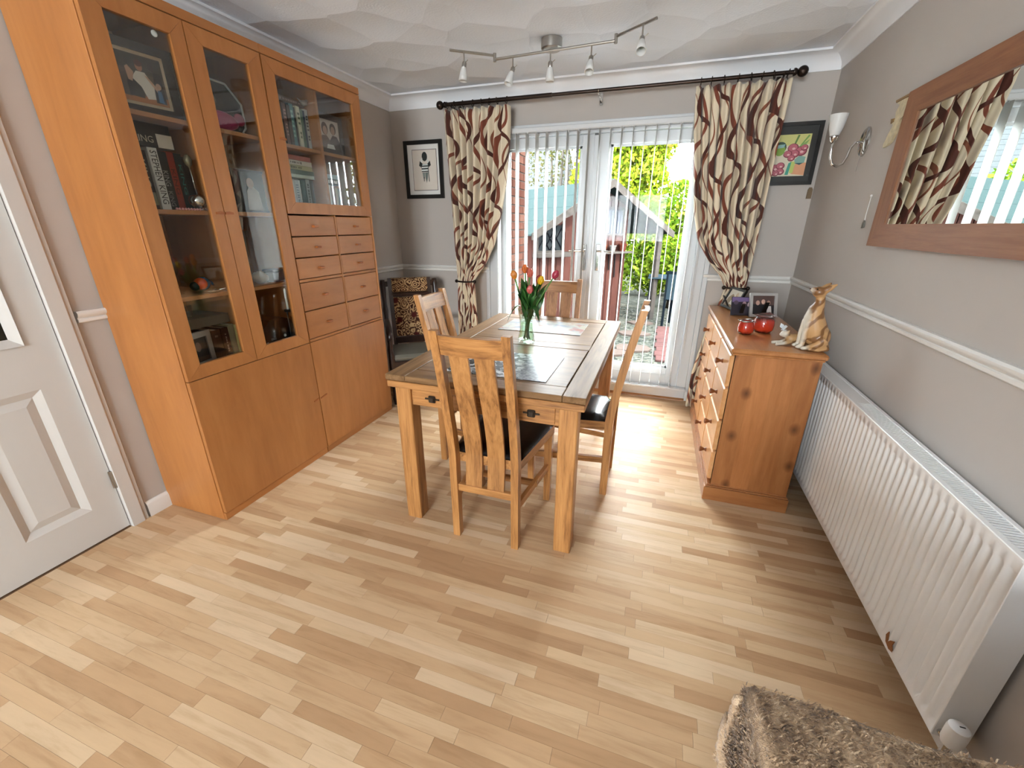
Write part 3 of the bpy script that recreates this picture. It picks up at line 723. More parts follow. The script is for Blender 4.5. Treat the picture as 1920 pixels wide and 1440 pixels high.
framed('photo_frame', (.318, -2.215, zs1), R(90 - 6), .245, .245, .03, '#2c211b', 'dark framed photograph of a woman dancing in a white dress', 'photo frame',
       [([(0, 0), (1, 0), (1, .18), (0, .12)], '#b0703c'), ([(0, .6), (1, .62), (1, .98), (0, 1)], '#3d3630'), ([(0, .12), (.22, .1), (.25, .66), (0, .7)], '#5a463d'),
        ([(.18, .12), (.48, .1), (.52, .45), (.3, .62), (.18, .4)], '#15110f'), ([(.72, .06), (.95, .05), (.95, .7), (.78, .72)], '#171417'),
        ([(.30, .50), (.42, .66), (.60, .66), (.74, .40), (.72, .12), (.55, .10), (.46, .34)], '#e4dfd6'), ([(.22, .44), (.30, .42), (.36, .62), (.26, .74), (.2, .7)], '#c39a80'),
        ([(.58, .6), (.64, .58), (.84, .34), (.80, .28)], '#cda58a'), (ell(.50, .76, .075, .095), '#b98568'), (ell(.50, .83, .085, .07), '#5a2f22'), (ell(.75, .80, .07, .09), '#39282a'),
        (ell(.27, .82, .06, .08), '#322a26'), ([(.78, .08), (.9, .07), (.88, .32), (.80, .34)], '#49719a'), (ell(.84, .42, .06, .07), '#c9a389')], mat_hex='#cbb79a', matw=.012, bghex='#5d4d44')
book(-2.10, zs1, .026, .25, .33, '#8f9590', 'grey-silver slim case standing right of the dancing photograph', 'cases on the top shelf', [('xxx', .8, '#2b2f2e', .016, None), ('xxxxxxx', .45, '#262a29', .018, .1)], band=[(.02, .2, '#5f7270')])
book(-2.145, zs1, .040, .268, .24, '#5a5049', 'tall taupe album behind the dancing photograph', 'cases on the top shelf')
obj('white_disc', MB().lathe([(.011, 0), (.011, .004), (.004, .006)], n=18, M=Matrix.Translation((.385, -2.165, 2.085)) @ Matrix.Rotation(R(90), 4, 'Y')), col('#ffffff', .3), None, 'tiny round white disc near the top of the first glazed door', 'disc')  # plain white disc just inside the glass
# first column, third shelf: small ornaments
zs3 = 1.1005
o_ = thing('bird_ornament', (.33, -2.185, zs3), rz=R(20), label='blue and orange glass bird ornament on a silver dish', cat='ornament')
obj('body', MB().sphere((0, 0, .042), .034, 18, 12, (.9, 1.25, .9)), col('#1f5f86', .15, coat=.5), o_, local=True, smooth=True)
obj('breast', MB().sphere((.012, -.028, .044), .027, 16, 10), col('#c94a1e', .2, coat=.5), o_, local=True, smooth=True)
obj('head', MB().sphere((0, -.052, .036), .020, 14, 10), col('#14181c', .2), o_, local=True, smooth=True)
obj('tail', MB().tube([(0, .035, .045), (0, .062, .035), (0, .078, .024)], [.014, .009, .003], 8), col('#1f5f86', .15), o_, local=True, smooth=True)
dsh = thing('silver_dish', (.345, -2.165, zs3), label='small silver dish with spoon handle under the bird ornament', cat='dish')
obj('bowl', MB().lathe([(.02, .0), (.035, .003), (.045, .010), (.043, .011), (.033, .005), (.001, .003)], n=24), M['chrome'], dsh, local=True, smooth=True)
obj('handle', MB().tube([(.02, .03, .009), (.026, .075, .014), (.026, .095, .016)], [.004, .003, .007], 8), M['chrome'], dsh, local=True, smooth=True)
for k, (yy_, xx_, hh, rr) in enumerate(((-2.335, .30, .15, .02), (-2.30, .22, .17, .018), (-2.26, .27, .16, .02))):
    gl = thing('wine_glass', (xx_, yy_, zs3), label=('leftmost', 'rearmost', 'rightmost')[k] + ' clear wine glass on the bird ornament shelf', cat='glass', group='wine glasses behind the first glazed door')
    obj('bowl', MB().lathe([(.003, hh * .45), (rr, hh * .6), (rr * 1.25, hh * .8), (rr * 1.1, hh)], n=18, cap=False), M['clear'], gl, local=True, smooth=True)
    obj('stem', MB().lathe([(.022, 0), (.02, .003), (.003, .008), (.003, hh * .45)], n=14), M['clear'], gl, local=True, smooth=True)
nest = thing('wicker_nest', (.33, -2.325, zs3), label='small tan woven basket at the left of the bird shelf', cat='basket')
obj('basket', MB().lathe([(.018, 0), (.028, .012), (.03, .034), (.027, .036), (.02, .012), (.001, .006)], n=20), col('#8a6a48', .8, bump=.5, scale=220, vary=.3), nest, local=True, smooth=True)
# first column, bottom shelf
zs4 = .7685
framed('photo_frame', (.335, -2.29, zs4), R(90 + 12), .155, .165, .026, '#a7a7a2', 'silver photo frame on the bottom shelf of the first column', 'photo frame', [([(.0, 0), (1, 0), (1, .55), (0, .5)], '#17191a'), (ell(.5, .62, .16, .2), '#6b5b52')], bghex='#2b302f', metal=.6)
GB4 = 'books on the bottom shelf of the first column'
book(-2.205, zs4, .046, .152, .33, '#241d1b', 'dark brown paperback right of the silver photo frame', GB4, [('x', .8, '#8c8378', .02, None)])
book(-2.157, zs4, .036, .156, .335, '#1c1216', 'black paperback with small pale lettering beside the olive book', GB4, [('xxxxxxx', .5, '#a99f96', .012, .09)])
book(-2.118, zs4, .026, .166, .34, '#8b876c', 'olive grey paperback on the bottom shelf', GB4)
book(-2.088, zs4, .010, .158, .342, '#d6cf8e', 'thin pale yellow booklet beside the partition', GB4)
book(-2.33, zs4 + .172, .045, .25, .31, '#4c4a40', 'large grey-green album lying across the bottom-shelf books', GB4, lying=True, depth=.22)
for k, (yy_, xx_) in enumerate(((-2.28, .28), (-2.235, .25))):
    tb_ = thing('tumbler', (xx_, yy_, zs4 + .2175), label=('clear glass tumbler on the grey-green album, nearer the hall door', 'clear glass tumbler on the grey-green album, nearer the partition')[k], cat='glass')
    obj('glass', MB().lathe([(.02, 0), (.024, .06), (.022, .06), (.018, .006), (.001, .005)], n=18, cap=False), M['clear'], tb_, local=True, smooth=True)
# second column
hb = thing('display_case', (.29, -1.887, zs1), rz=R(0), label='black display case with white rim and a pink ornament inside', cat='display case')
hx = [(-.15, .03), (-.105, .0), (.105, 0), (.14, .04), (.14, .14), (.07, .21), (-.09, .215), (-.15, .18)]
obj('shell', MB().extrude(hx, -.14, .0, 'yz'), col('#16171a', .3), hb, local=True)
rim = MB(); rim.tube([(.003, a, b) for a, b in hx], .005, 8, closed=True); obj('rim', rim, col('#c9ccc8', .3), hb, local=True)
dl = MB().sphere((.012, .0, .05), .045, 14, 9, (.35, 2.2, .9)); obj('pink_ornament', dl, col('#b23c68', .35), hb, local=True, smooth=True, label='bright pink moulded ornament')
obj('grey_ornament', MB().sphere((.012, -.045, .125), .042, 14, 9, (.4, 1.0, 1.05)), col('#7f8580', .4), hb, local=True, smooth=True)
obj('pink_dot', MB().sphere((.012, .105, .07), .03, 12, 8, (.35, 1, .9)), col('#a83a5d', .35), hb, local=True, smooth=True)
framed('photo_frame', (.30, -1.80, 1.4565), R(90), .20, .20, .012, '#2b3033', 'slim dark frame behind the silver reflections on the second column', 'photo frame', [([(.3, 0), (.8, 0), (.75, .5), (.5, .7), (.35, .5)], '#c8c9c8'), (ell(.5, .72, .12, .14), '#9b7d6b')], bghex='#3f474a')
GM2 = 'dark books behind the second glazed door'
for k, (t, h, c, d) in enumerate(((.03, .22, '#3a2420', 'dark maroon'), (.028, .215, '#2e2b2a', 'charcoal'), (.034, .225, '#4a2a24', 'reddish brown'))):
    book(-1.985 + .036 * k, 1.4565, t, h, .27, c, d + ' hardback standing at the left behind the slim dark frame', GM2)
vs_ = thing('crystal_vase', (.30, -1.925, 1.1005), label='tall clear crystal vase behind the second glazed door', cat='vase')
obj('glass', MB().lathe([(.035, 0), (.038, .02), (.03, .09), (.036, .2), (.05, .27), (.047, .27), (.033, .2), (.026, .09), (.03, .025), (.001, .02)], n=24, cap=False), M['clear'], vs_, local=True, smooth=True)
sc_ = thing('seashell', (.31, -1.86, 1.1005), label='pale conch shell ornament behind the second glazed door', cat='shell')
obj('shell', MB().lathe([(.001, -.06), (.018, -.045), (.03, -.02), (.034, 0), (.024, .014), (.026, .022), (.014, .034), (.015, .04), (.004, .056)], n=20, M=Matrix.Translation((0, 0, .034)) @ Matrix.Rotation(R(80), 4, 'X')), col('#b3aa98', .3), sc_, local=True, smooth=True)
obj('trinket_box', MB().box(.26, .34, -1.79, -1.71, 1.1005, 1.155, .006).box(.257, .343, -1.793, -1.707, 1.155, 1.168, .004), col('#2b3550', .3), None, 'small navy lidded box behind the second glazed door', 'box')
spk = thing('desk_clock_radio', (.30, -1.835, zs4), label='rounded black speaker box at the bottom of the second column', cat='speaker')
obj('body', MB().extrude([(-.11, 0), (.11, 0), (.11, .07), (.085, .125), (.03, .145), (-.05, .14), (-.10, .10)], -.1, .05, 'yz'), col('#0d0d0e', .3), spk, local=True)
obj('dial', MB().lathe([(.008, 0), (.007, .004)], n=12, M=Matrix.Translation((.05, .03, .04)) @ Matrix.Rotation(R(90), 4, 'Y')), col('#d0d0cf', .4), spk, local=True)
obj('dial', MB().lathe([(.008, 0), (.007, .004)], n=12, M=Matrix.Translation((.05, -.09, .018)) @ Matrix.Rotation(R(90), 4, 'Y')), col('#d0d0cf', .4), spk, local=True)
obj('badge', MB().box(.05, .0515, -.065, -.03, .03, .042), col('#8a8a88', .4), spk, local=True)
for k, yy_ in enumerate((-1.755, -1.722)):
    obj('candle', MB().lathe([(.006, 0), (.006, .11), (.003, .114), (.001, .118)], (.355, yy_, zs4 + .18), 12), col('#e9e5da', .5), None, ('white taper candle left of its pair', 'white taper candle right of its pair')[k] + ' on the small black rack', 'candle', smooth=False)
cr_ = thing('candle_rack', (.34, -1.74, zs4), label='small black wire rack holding two white candles', cat='rack')
obj('rack', MB().box(.0, .03, -.03, .03, .165, .18, .002).tube([(.015, -.025, 0), (.015, -.025, .17)], .004, 6).tube([(.015, .025, 0), (.015, .025, .17)], .004, 6).box(0, .03, -.035, .035, 0, .008), M['black'], cr_, local=True)
# glazed door of the second bookcase: four cubbies of books
def row(y0, z0, items, where, grp, xs=.335):
    y = y0
    ords = ['first', 'second', 'third', 'fourth', 'fifth', 'sixth', 'seventh', 'eighth', 'ninth', 'tenth', 'eleventh']
    for k, (t, h, c, nm, tx, tc) in enumerate(items):
        txt = [(tx, .55, tc, min(t * .75, .026), h * .6)] if tx else None
        book(y, z0, t - .001, h, xs - random.random() * .012, c, f'{nm} book, {ords[k]} from the left {where}', grp, txt)
        y += t
    return y
row(-1.5765, 1.8035, [(.028, .215, '#e3e2dc', 'white-spined', 'xxxxxxx', '#1a1a1a'), (.022, .20, '#3f5a4a', 'dark green', None, ''), (.026, .205, '#6a4a42', 'brown-red', 'xxxx', '#b98d86'), (.024, .20, '#4b3f3b', 'dark brown', None, ''), (.03, .212, '#5d8a8e', 'teal', 'xxx', '#a9cfc9'),
                     (.014, .2, '#20262b', 'thin black', None, ''), (.026, .208, '#d8d9c2', 'cream', 'xxx', '#5a6a4a'), (.026, .2, '#5e7f6d', 'sage green', None, ''), (.012, .196, '#2b4560', 'thin navy', None, ''), (.026, .206, '#cfd2cf', 'pale grey', 'xxxx', '#37404a')],
    'in the upper left cubby', 'books in the upper left cubby')
book(-1.545, 1.8035 + .216, .026, .2, .315, '#6b5650', 'mauve-brown book lying on top of the upper left cubby row', 'books in the upper left cubby', [('xxxxxxxx', .5, '#b7a49c', .014, .14)], lying=True)
pd = thing('pewter_bird', (.34, -1.372, 1.8035 + .216), label='small pewter bird perched at the right end of the upper left cubby books', cat='ornament')
obj('body', MB().sphere((0, 0, .016), .014, 12, 8, (1, 1.8, 1)).sphere((0, .022, .03), .008, 10, 7).tube([(0, -.02, .018), (0, -.045, .03)], [.006, .002], 6), M['steel'], pd, local=True, smooth=True)
framed('photo_frame', (.33, -1.195, 1.8035), R(90), .235, .215, .03, '#3f2f29', 'brown framed sepia portrait of two people in the upper right cubby', 'photo frame', [([(.0, 0), (.52, 0), (.5, .3), (.36, .46), (.16, .44), (0, .3)], '#6a534b'), ([(.44, 0), (1, 0), (1, .28), (.86, .48), (.66, .5), (.5, .3)], '#54413b'), (ell(.30, .68, .15, .22), '#4a362f'), (ell(.31, .62, .10, .15), '#a98a7c'), (ell(.70, .72, .15, .2), '#3e2d28'), (ell(.69, .66, .10, .15), '#9d7d6e'), ([(.3, 0), (.72, 0), (.66, .16), (.36, .16)], '#d9d5d0')], matw=.0, bghex='#b9aaa2')
GL = 'books in the lower left cubby'; zb = 1.4755
y_ = row(-1.565, zb, [(.035, .165, '#cfd6d8', 'pale grey-blue', None, ''), (.032, .16, '#c2ccd3', 'light blue', 'xxxx', '#6a7f95'), (.022, .162, '#dfe2e2', 'white', None, ''), (.036, .165, '#4b6468', 'slate teal', None, ''), (.03, .17, '#b9c9cf', 'ice blue', 'xxxxxxx', '#23303a'), (.03, .168, '#565e60', 'dark grey', None, '')], 'in the lower left cubby', GL)
ly = zb + .173
for (t, h, c, nm, tx, tc) in ((.018, .19, '#cfe0d6', 'mint', None, ''), (.022, .19, '#55695f', 'grey-green', None, ''), (.024, .185, '#b9b58a', 'straw', 'xxxxx', '#5c5a36'), (.024, .185, '#e2ddd0', 'ivory', 'xxxxxxx', '#20201c'), (.024, .18, '#b9655a', 'salmon', None, '')):
    book(-1.555, ly, t, h, .33, c, f'{nm} book lying in the stack of the lower left cubby', GL, [(tx, .35, tc, t * .7, .08)] if tx else None, lying=True); ly += t + .0005
GR = 'books in the lower right cubby'
row(-1.30, zb, [(.032, .15, '#b79a96', 'dusty pink', None, ''), (.036, .155, '#dddfdc', 'white', None, ''), (.034, .15, '#a88f90', 'mauve', 'xxxx', '#d9cfcf'), (.028, .145, '#d9d2c4', 'cream', None, ''), (.02, .14, '#8fa3a8', 'grey-blue', None, '')], 'in the lower right cubby', GR)
book(-1.30, zb + .157, .034, .15, .335, '#3a4348', 'charcoal book with white emblem lying in the lower right cubby', GR, [('xxx', .5, '#eef0ee', .03, .09)], lying=True)
book(-1.30, zb + .192, .024, .145, .33, '#8fa6ad', 'pale blue book topmost in the lower right cubby', GR, lying=True)

# ================================================================ dining table
TX, TY, TW, TL, TH = 1.226, -2.1147, .8992, 1.4687, .7774
t = thing('dining_table', (TX + TW / 2, TY + TL / 2, 0), label='oak extending dining table with inset panels and thick square legs', cat='table')
P1 = (TX + .10, TX + TW - .095, TY + .103, TY + .662); P2 = (TX + .10, TX + TW - .095, TY + .772, TY + 1.355)
zt0 = TH - .027
GP = .0045
def slab(x0, x1, y0, y1, mat): obj('top_board', MB().box(x0, x1, y0, y1, zt0, TH, .0025), mat, t)
slab(TX, TX + .10 - .0015, TY, TY + TL, M['oak_top_y']); slab(TX + TW - .095 + .0015, TX + TW, TY, TY + TL, M['oak_top_y'])
slab(TX + .10, TX + TW - .095, TY, P1[2] - GP, M['oak_top']); slab(TX + .10, TX + TW - .095, P1[3] + GP, P2[2] - GP, M['oak_top']); slab(TX + .10, TX + TW - .095, P2[3] + GP, TY + TL, M['oak_top'])
for p in (P1, P2): obj('inset_panel', MB().box(p[0] + GP, p[1] - GP, p[2], p[3], zt0, TH - .0008, .0012), M['oak_top'], t)
obj('pull_out_leaf', MB().box(TX + .004, TX + TW - .004, TY + .003, TY + TL - .003, zt0 - .034, zt0 - .004, .003), M['oak_x'], t)
lw = .0773; ins = .031
for sx in (0, 1):
    for sy in (0, 1):
        x0 = TX + ins if sx == 0 else TX + TW - ins - lw; y0 = TY + .0205 if sy == 0 else TY + TL - .0205 - lw
        obj('leg', MB().box(x0, x0 + lw, y0, y0 + lw, 0, zt0 - .034, .004), M['oak'], t)
az0, az1 = .628, zt0 - .034
for y0 in (TY + .034, TY + TL - .034 - .022):
    obj('apron', MB().box(TX + ins + lw, TX + TW - ins - lw, y0, y0 + .022, az0, az1, .002), M['oak_x'], t)
for x0 in (TX + .045, TX + TW - .045 - .022):
    obj('apron', MB().box(x0, x0 + .022, TY + .0205 + lw, TY + TL - .0205 - lw, az0, az1, .002), M['oak_y'], t)
for xx_ in (TX + .215, TX + TW - .225):
    dr = obj('drawer_front', MB().box(xx_ - .10, xx_ + .10, TY + .029, TY + .036, az0 + .006, az1 - .006, .002), M['oak_x'], t)
    hd = MB().box(xx_ - .017, xx_ + .017, TY + .020, TY + .029, .655, .689, .004).box(xx_ - .036, xx_ + .036, TY + .024, TY + .029, .668, .676, .002).box(xx_ - .012, xx_ + .012, TY + .015, TY + .022, .659, .684, .003)
    obj('handle', hd, M['iron'], dr, label='dark square iron pull')

# ================================================================ dining chairs (front faces -y in chair space: seat runs to +y)
def make_chair():
    root = thing('dining_chair', (0, 0, 0), cat='chair', group='oak dining chairs round the table')
    w = .325; ht = 1.03; pw, pd = .034, .042
    def post_y(z): return 0.0 if z < .44 else -.115 * ((z - .44) / (ht - .44)) ** 1.25
    for s in (-1, 1):
        x = s * (w / 2 - pw / 2); mb = MB(); n = 16; v = []
        for i in range(n + 1):
            z = ht * i / n; y = post_y(z); d = pd * (1.0 - .28 * max(0, (z - .5) / .55)); k = 1 - .15 * max(0, (.3 - z) / .3)
            v += [(x - pw / 2, y - d / 2 * k, z), (x + pw / 2, y - d / 2 * k, z), (x + pw / 2, y + d / 2 * k, z), (x - pw / 2, y + d / 2 * k, z)]
        f = [(i * 4 + a, i * 4 + (a + 1) % 4, (i + 1) * 4 + (a + 1) % 4, (i + 1) * 4 + a) for i in range(n) for a in range(4)] + [(0, 1, 2, 3), (n * 4, n * 4 + 1, n * 4 + 2, n * 4 + 3)]
        mb.add(v, f); obj('back_post', mb, M['oak'], root, local=True)
    # curved crest rail
    n = 10; v = []
    for i in range(n + 1):
        x = -w / 2 + pw + (w - 2 * pw) * i / n; bow = -.012 * (1 - (2 * i / n - 1) ** 2) - .0
        for (z, dy) in ((ht - .098, -.009), (ht - .018, -.011), (ht - .018, .011), (ht - .098, .013)): v.append((x, post_y(z) + dy + bow, z))
    f = [(i * 4 + a, i * 4 + (a + 1) % 4, (i + 1) * 4 + (a + 1) % 4, (i + 1) * 4 + a) for i in range(n) for a in range(4)] + [(0, 1, 2, 3), (n * 4, n * 4 + 1, n * 4 + 2, n * 4 + 3)]
    obj('crest_rail', MB().add(v, f), M['oak_x'], root, local=True)
    # two long splats curving from crest to low rear rail
    for s in (-1, 1):
        xc = s * .0525; hw = .0395; n = 16; v = []
        for i in range(n + 1):
            z = .285 + (ht - .095 - .285) * i / n; u = (z - .285) / .65
            y = post_y(z) * 1.0 + .018 * math.sin(PI * min(1, u * 1.3)) * (1 - u * .4) - .010 * u
            for dx, dy in ((-hw, -.006), (hw, -.006), (hw, .006), (-hw, .006)): v.append((xc + dx, y + dy, z))
        f = [(i * 4 + a, i * 4 + (a + 1) % 4, (i + 1) * 4 + (a + 1) % 4, (i + 1) * 4 + a) for i in range(n) for a in range(4)] + [(0, 1, 2, 3), (n * 4, n * 4 + 1, n * 4 + 2, n * 4 + 3)]
        obj('splat', MB().add(v, f), M['oak'], root, local=True)
    obj('stretcher', MB().box(-w / 2 + pw, w / 2 - pw, -.012, .012, .255, .290, .002), M['oak_x'], root, local=True)
    fw = .43; dp = .425
    def quad(z0, z1, ins=0.0, c=0): return MB().extrude([(-w / 2 + pw * .2 + ins, .02 + ins), (w / 2 - pw * .2 - ins, .02 + ins), (fw / 2 - ins, dp - ins), (-fw / 2 + ins, dp - ins)], z0, z1, 'xy')
    obj('seat_frame', quad(.395, .442), M['oak_y'], root, local=True)
    # padded seat
    v = []; n = 12
    for j in range(n + 1):
        for i in range(n + 1):
            a, b = i / n, j / n; hw = (w / 2 - pw * .1) + (fw / 2 - w / 2 + pw * .1) * b
            e = max(abs(2 * a - 1), abs(2 * b - 1)); h = .032 * (1 - e ** 5) ** .5
            v.append((-hw + 2 * hw * a, .016 + (dp - .014) * b, .443 + h))
    f = [(j * (n + 1) + i, j * (n + 1) + i + 1, (j + 1) * (n + 1) + i + 1, (j + 1) * (n + 1) + i) for j in range(n) for i in range(n)]
    pad = MB().add(v, f); obj('seat_pad', pad, M['leather'], root, local=True, smooth=True, label='black leather seat pad')
    for s in (-1, 1):
        x = s * (fw / 2 - .022); mb = MB(); v = []
        for z, k in ((0, .016), (.395, .020)): v += [(x - k, dp - .022 - k, z), (x + k, dp - .022 - k, z), (x + k, dp - .022 + k, z), (x - k, dp - .022 + k, z)]
        mb.add(v, [(0, 1, 5, 4), (1, 2, 6, 5), (2, 3, 7, 6), (3, 0, 4, 7), (0, 1, 2, 3), (4, 5, 6, 7)]); obj('front_leg', mb, M['oak'], root, local=True)
        a = Vector((s * (w / 2 - pw / 2), .015, .21)); b = Vector((x, dp - .03, .21)); d = (b - a).normalized(); q = Vector((-d.y, d.x, 0)) * .010
        v = [a - q, a + q, b + q, b - q]; obj('stretcher', MB().add([(*p.xy, .195) for p in v] + [(*p.xy, .228) for p in v], [(0, 1, 2, 3), (4, 5, 6, 7), (0, 1, 5, 4), (1, 2, 6, 5), (2, 3, 7, 6), (3, 0, 4, 7)]), M['oak_y'], root, local=True)
    obj('stretcher', MB().box(-.185, .185, .21, .232, .196, .226, .002), M['oak_x'], root, local=True)
    return root
ch = make_chair(); place(ch, (1.702, -2.125, 0), 0); ch['label'] = 'oak slat-back dining chair nearest the camera, its back to us'
spots = [((2.178, -1.425, 0), R(90), 'oak dining chair on the chest side of the table'), ((1.175, -1.375, 0), R(-90), 'oak dining chair on the bookcase side of the table, tapestry chair behind'), ((1.652, -.60, 0), R(180), 'oak dining chair at the far end, against the garden doors')]
for loc, rz, lb in spots:
    c = copy_tree(ch); place(c, loc, rz); c['label'] = lb
# ================================================================ pine chest of drawers
sb = thing('chest_of_drawers', (2.9, -.85, 0), label='knotty pine chest of twelve drawers in front of the radiator', cat='chest of drawers')
SY0, SY1, SX0, SX1, SH = -1.435, -.262, 2.728, 3.085, .8544
nb = 4
for k in range(nb):
    a = SX0 + (SX1 - SX0) * k / nb; b = SX0 + (SX1 - SX0) * (k + 1) / nb
    obj('side_board', MB().box(a, b, SY0, SY0 + .02, .088, SH - .024), M['pine'], sb)
    obj('side_board', MB().box(a, b, SY1 - .02, SY1, .088, SH - .024), M['pine'], sb)
obj('back_board', MB().box(SX1 - .008, SX1, SY0 + .02, SY1 - .02, .09, SH - .026), M['pine'], sb)
obj('top', MB().box(2.703, 3.098, SY0 - .023, SY1 + .03, SH - .026, SH, .007), M['pine_y'], sb)
obj('top_moulding', MB().box(2.712, 3.09, SY0 - .012, SY1 + .015, SH - .036, SH - .026, .003), M['pine_y'], sb)
pl = MB().box(2.697, 3.098, SY0 - .014, SY1 + .014, 0, .078, .002)
pl.box(2.703, 3.094, SY0 - .009, SY1 + .009, .078, .086, .003).box(2.71, 3.09, SY0 - .004, SY1 + .004, .086, .094, .003); obj('plinth', pl, M['pine_x'], sb)
rows_z = [(.642, .806), (.462, .632), (.280, .452), (.104, .270)]
cw = (SY1 - SY0 - .05) / 3
ff = MB().box(SX0, SX0 + .02, SY0 + .001, SY0 + .024, .09, SH - .028).box(SX0, SX0 + .02, SY1 - .024, SY1 - .001, .09, SH - .028)
for z in (.097, .275, .457, .637, .813): ff.box(SX0 + .001, SX0 + .02, SY0 + .024, SY1 - .024, z - .006, z + .006)
for k in (1, 2): ff.box(SX0 + .002, SX0 + .02, SY0 + .025 + cw * k - .006, SY0 + .025 + cw * k + .006, .097, .813)
obj('face_frame', ff, M['pine_glare'], sb)
for (z0, z1) in rows_z:
    for k in range(3):
        a, b = SY0 + .025 + cw * k + .005, SY0 + .025 + cw * (k + 1) - .005
        dr = obj('drawer', MB().box(SX0 - .018, SX0 + .016, a, b, z0, z1, .006), M['pine_glare'], sb)
        kn = MB().lathe([(.013, 0), (.0115, .003), (.0075, .009), (.0075, .013), (.013, .024), (.0155, .031), (.0145, .036), (.006, .039)], n=16, M=Matrix.Translation((SX0 - .018, (a + b) / 2, (z0 + z1) / 2)) @ Matrix.Rotation(R(-90), 4, 'Y'))
        obj('knob', kn, M['knob_wood'], dr, angle=40, label='dark turned wooden knob')
Z = SH
framed('photo_frame', (2.822, -.36, Z), R(-72), .20, .15, .016, '#161514', 'black photo frame with a pale picture, farthest on the pine chest', 'photo frame', [([(.05, .0), (.8, .0), (.55, .6), (.3, .75), (.08, .5)], '#8f7a5c'), ([(.35, .15), (.9, .1), (.95, .5), (.5, .8)], '#ded8cc'), (ell(.62, .75, .1, .14), '#b9a48a')], bghex='#c9c2b4', lean=R(-24))
framed('photo_frame', (2.865, -.585, Z), R(8), .125, .118, .003, '#18121e', 'frameless dark purple photograph leaning in front of the silver frame', 'photo frame', [([(0, .72), (1, .78), (1, 1), (0, 1)], '#6d5a86'), (ell(.2, .7, .12, .12), '#4b3a4d'), (ell(.62, .62, .1, .15), '#9c7f86'), (ell(.86, .58, .09, .16), '#b39a9c'), ([(.5, .1), (.95, .1), (.95, .5), (.55, .5)], '#2c2430')], bghex='#1a1322', lean=R(-16), fd=.006)
framed('photo_frame', (2.985, -.60, Z), R(14), .165, .150, .017, '#c4c3c1', 'silver photo frame with a group picture behind the red pots', 'photo frame', [([(0, 0), (1, 0), (1, .5), (0, .55)], '#1d1a1e'), (ell(.25, .62, .09, .13), '#b58f80'), (ell(.5, .68, .09, .13), '#c39c8c'), (ell(.74, .62, .09, .13), '#b08a7c'), ([(.66, .05), (.9, .05), (.86, .45), (.7, .45)], '#e2dedd')], bghex='#57433f', lean=R(-18), metal=.5)
def red_glaze():
    g = G('red_drip_glaze'); v = g.coord(); z = g.n('ShaderNodeSeparateXYZ', {0: v}).outputs[2]
    zz = g.math('ADD', z, g.math('MULTIPLY', g.noise(v, 38, 2), .03))
    g.p(Base_Color=g.ramp(g.math('MULTIPLY', zz, 8), [(.12, '#3a1512'), (.28, '#b8351c'), (.62, '#a92c1c'), (.76, '#3d1f1b'), (.9, '#6a5a55')]), Roughness=.12, Coat_Weight=.6); return g.m
M['red'] = red_glaze()
for k, (x, y, r, lb) in enumerate(((2.808, -1.115, .040, 'smaller red glazed pot with square silver rim, nearer the chest edge'), (2.905, -1.04, .052, 'larger red glazed pot with dark rim beside the kitten figurine'))):
    rp = thing('glazed_pot', (x, y, Z), rz=R(15), label=lb, cat='pot', group='red glazed pots')
    obj('pot', MB().lathe([(r * .72, 0), (r * .95, r * .35), (r, r * .8), (r * .95, r * 1.25), (r * .78, r * 1.6), (r * .72, r * 1.75), (r * .62, r * 1.72), (r * .72, r * 1.3), (r * .6, r * .3), (.001, r * .25)], n=28), M['red'], rp, local=True, smooth=True)
    rm = MB(); q = r * .82
    rm.tube([(-q, -q, r * 1.80), (q, -q, r * 1.72), (q, q, r * 1.80), (-q, q, r * 1.72)], r * .13, 8, closed=True)
    obj('rim', rm, col('#a9a39c', .15, metal=.7) if k == 0 else col('#5d3a36', .15, coat=.5), rp, local=True, smooth=True)

def statue(name, mb, mat, parent, voxel=.004, sm=6, **kw):
    o = obj(name, mb, mat, parent, local=True, **kw)
    m = o.modifiers.new('remesh', 'REMESH'); m.mode = 'VOXEL'; m.voxel_size = voxel; m.use_smooth_shade = True
    s = o.modifiers.new('smooth', 'SMOOTH'); s.iterations = sm; s.factor = .5
    return o
def tabby(name, base, stripe, cream):
    g = G(name); v = g.coord(); nz = g.noise(v, 16, 2)
    wv = g.n('ShaderNodeTexWave', {'Vector': v, 'Scale': 9, 'Distortion': 6, 'Detail': 1, 'Detail Scale': 1.5}, bands_direction='DIAGONAL').outputs['Fac']
    c = g.mix(g.ramp(wv, [(.62, (0, 0, 0, 1)), (.86, (1, 1, 1, 1))]), base, stripe)
    x = g.n('ShaderNodeSeparateXYZ', {0: v}).outputs[0]
    ch = g.ramp(g.math('ADD', g.math('MULTIPLY', x, 12), g.math('MULTIPLY', nz, .5)), [(.62, (0, 0, 0, 1)), (.8, (1, 1, 1, 1))])
    g.p(Base_Color=g.mix(ch, c, cream), Roughness=.4, Coat_Weight=.15); return g.m
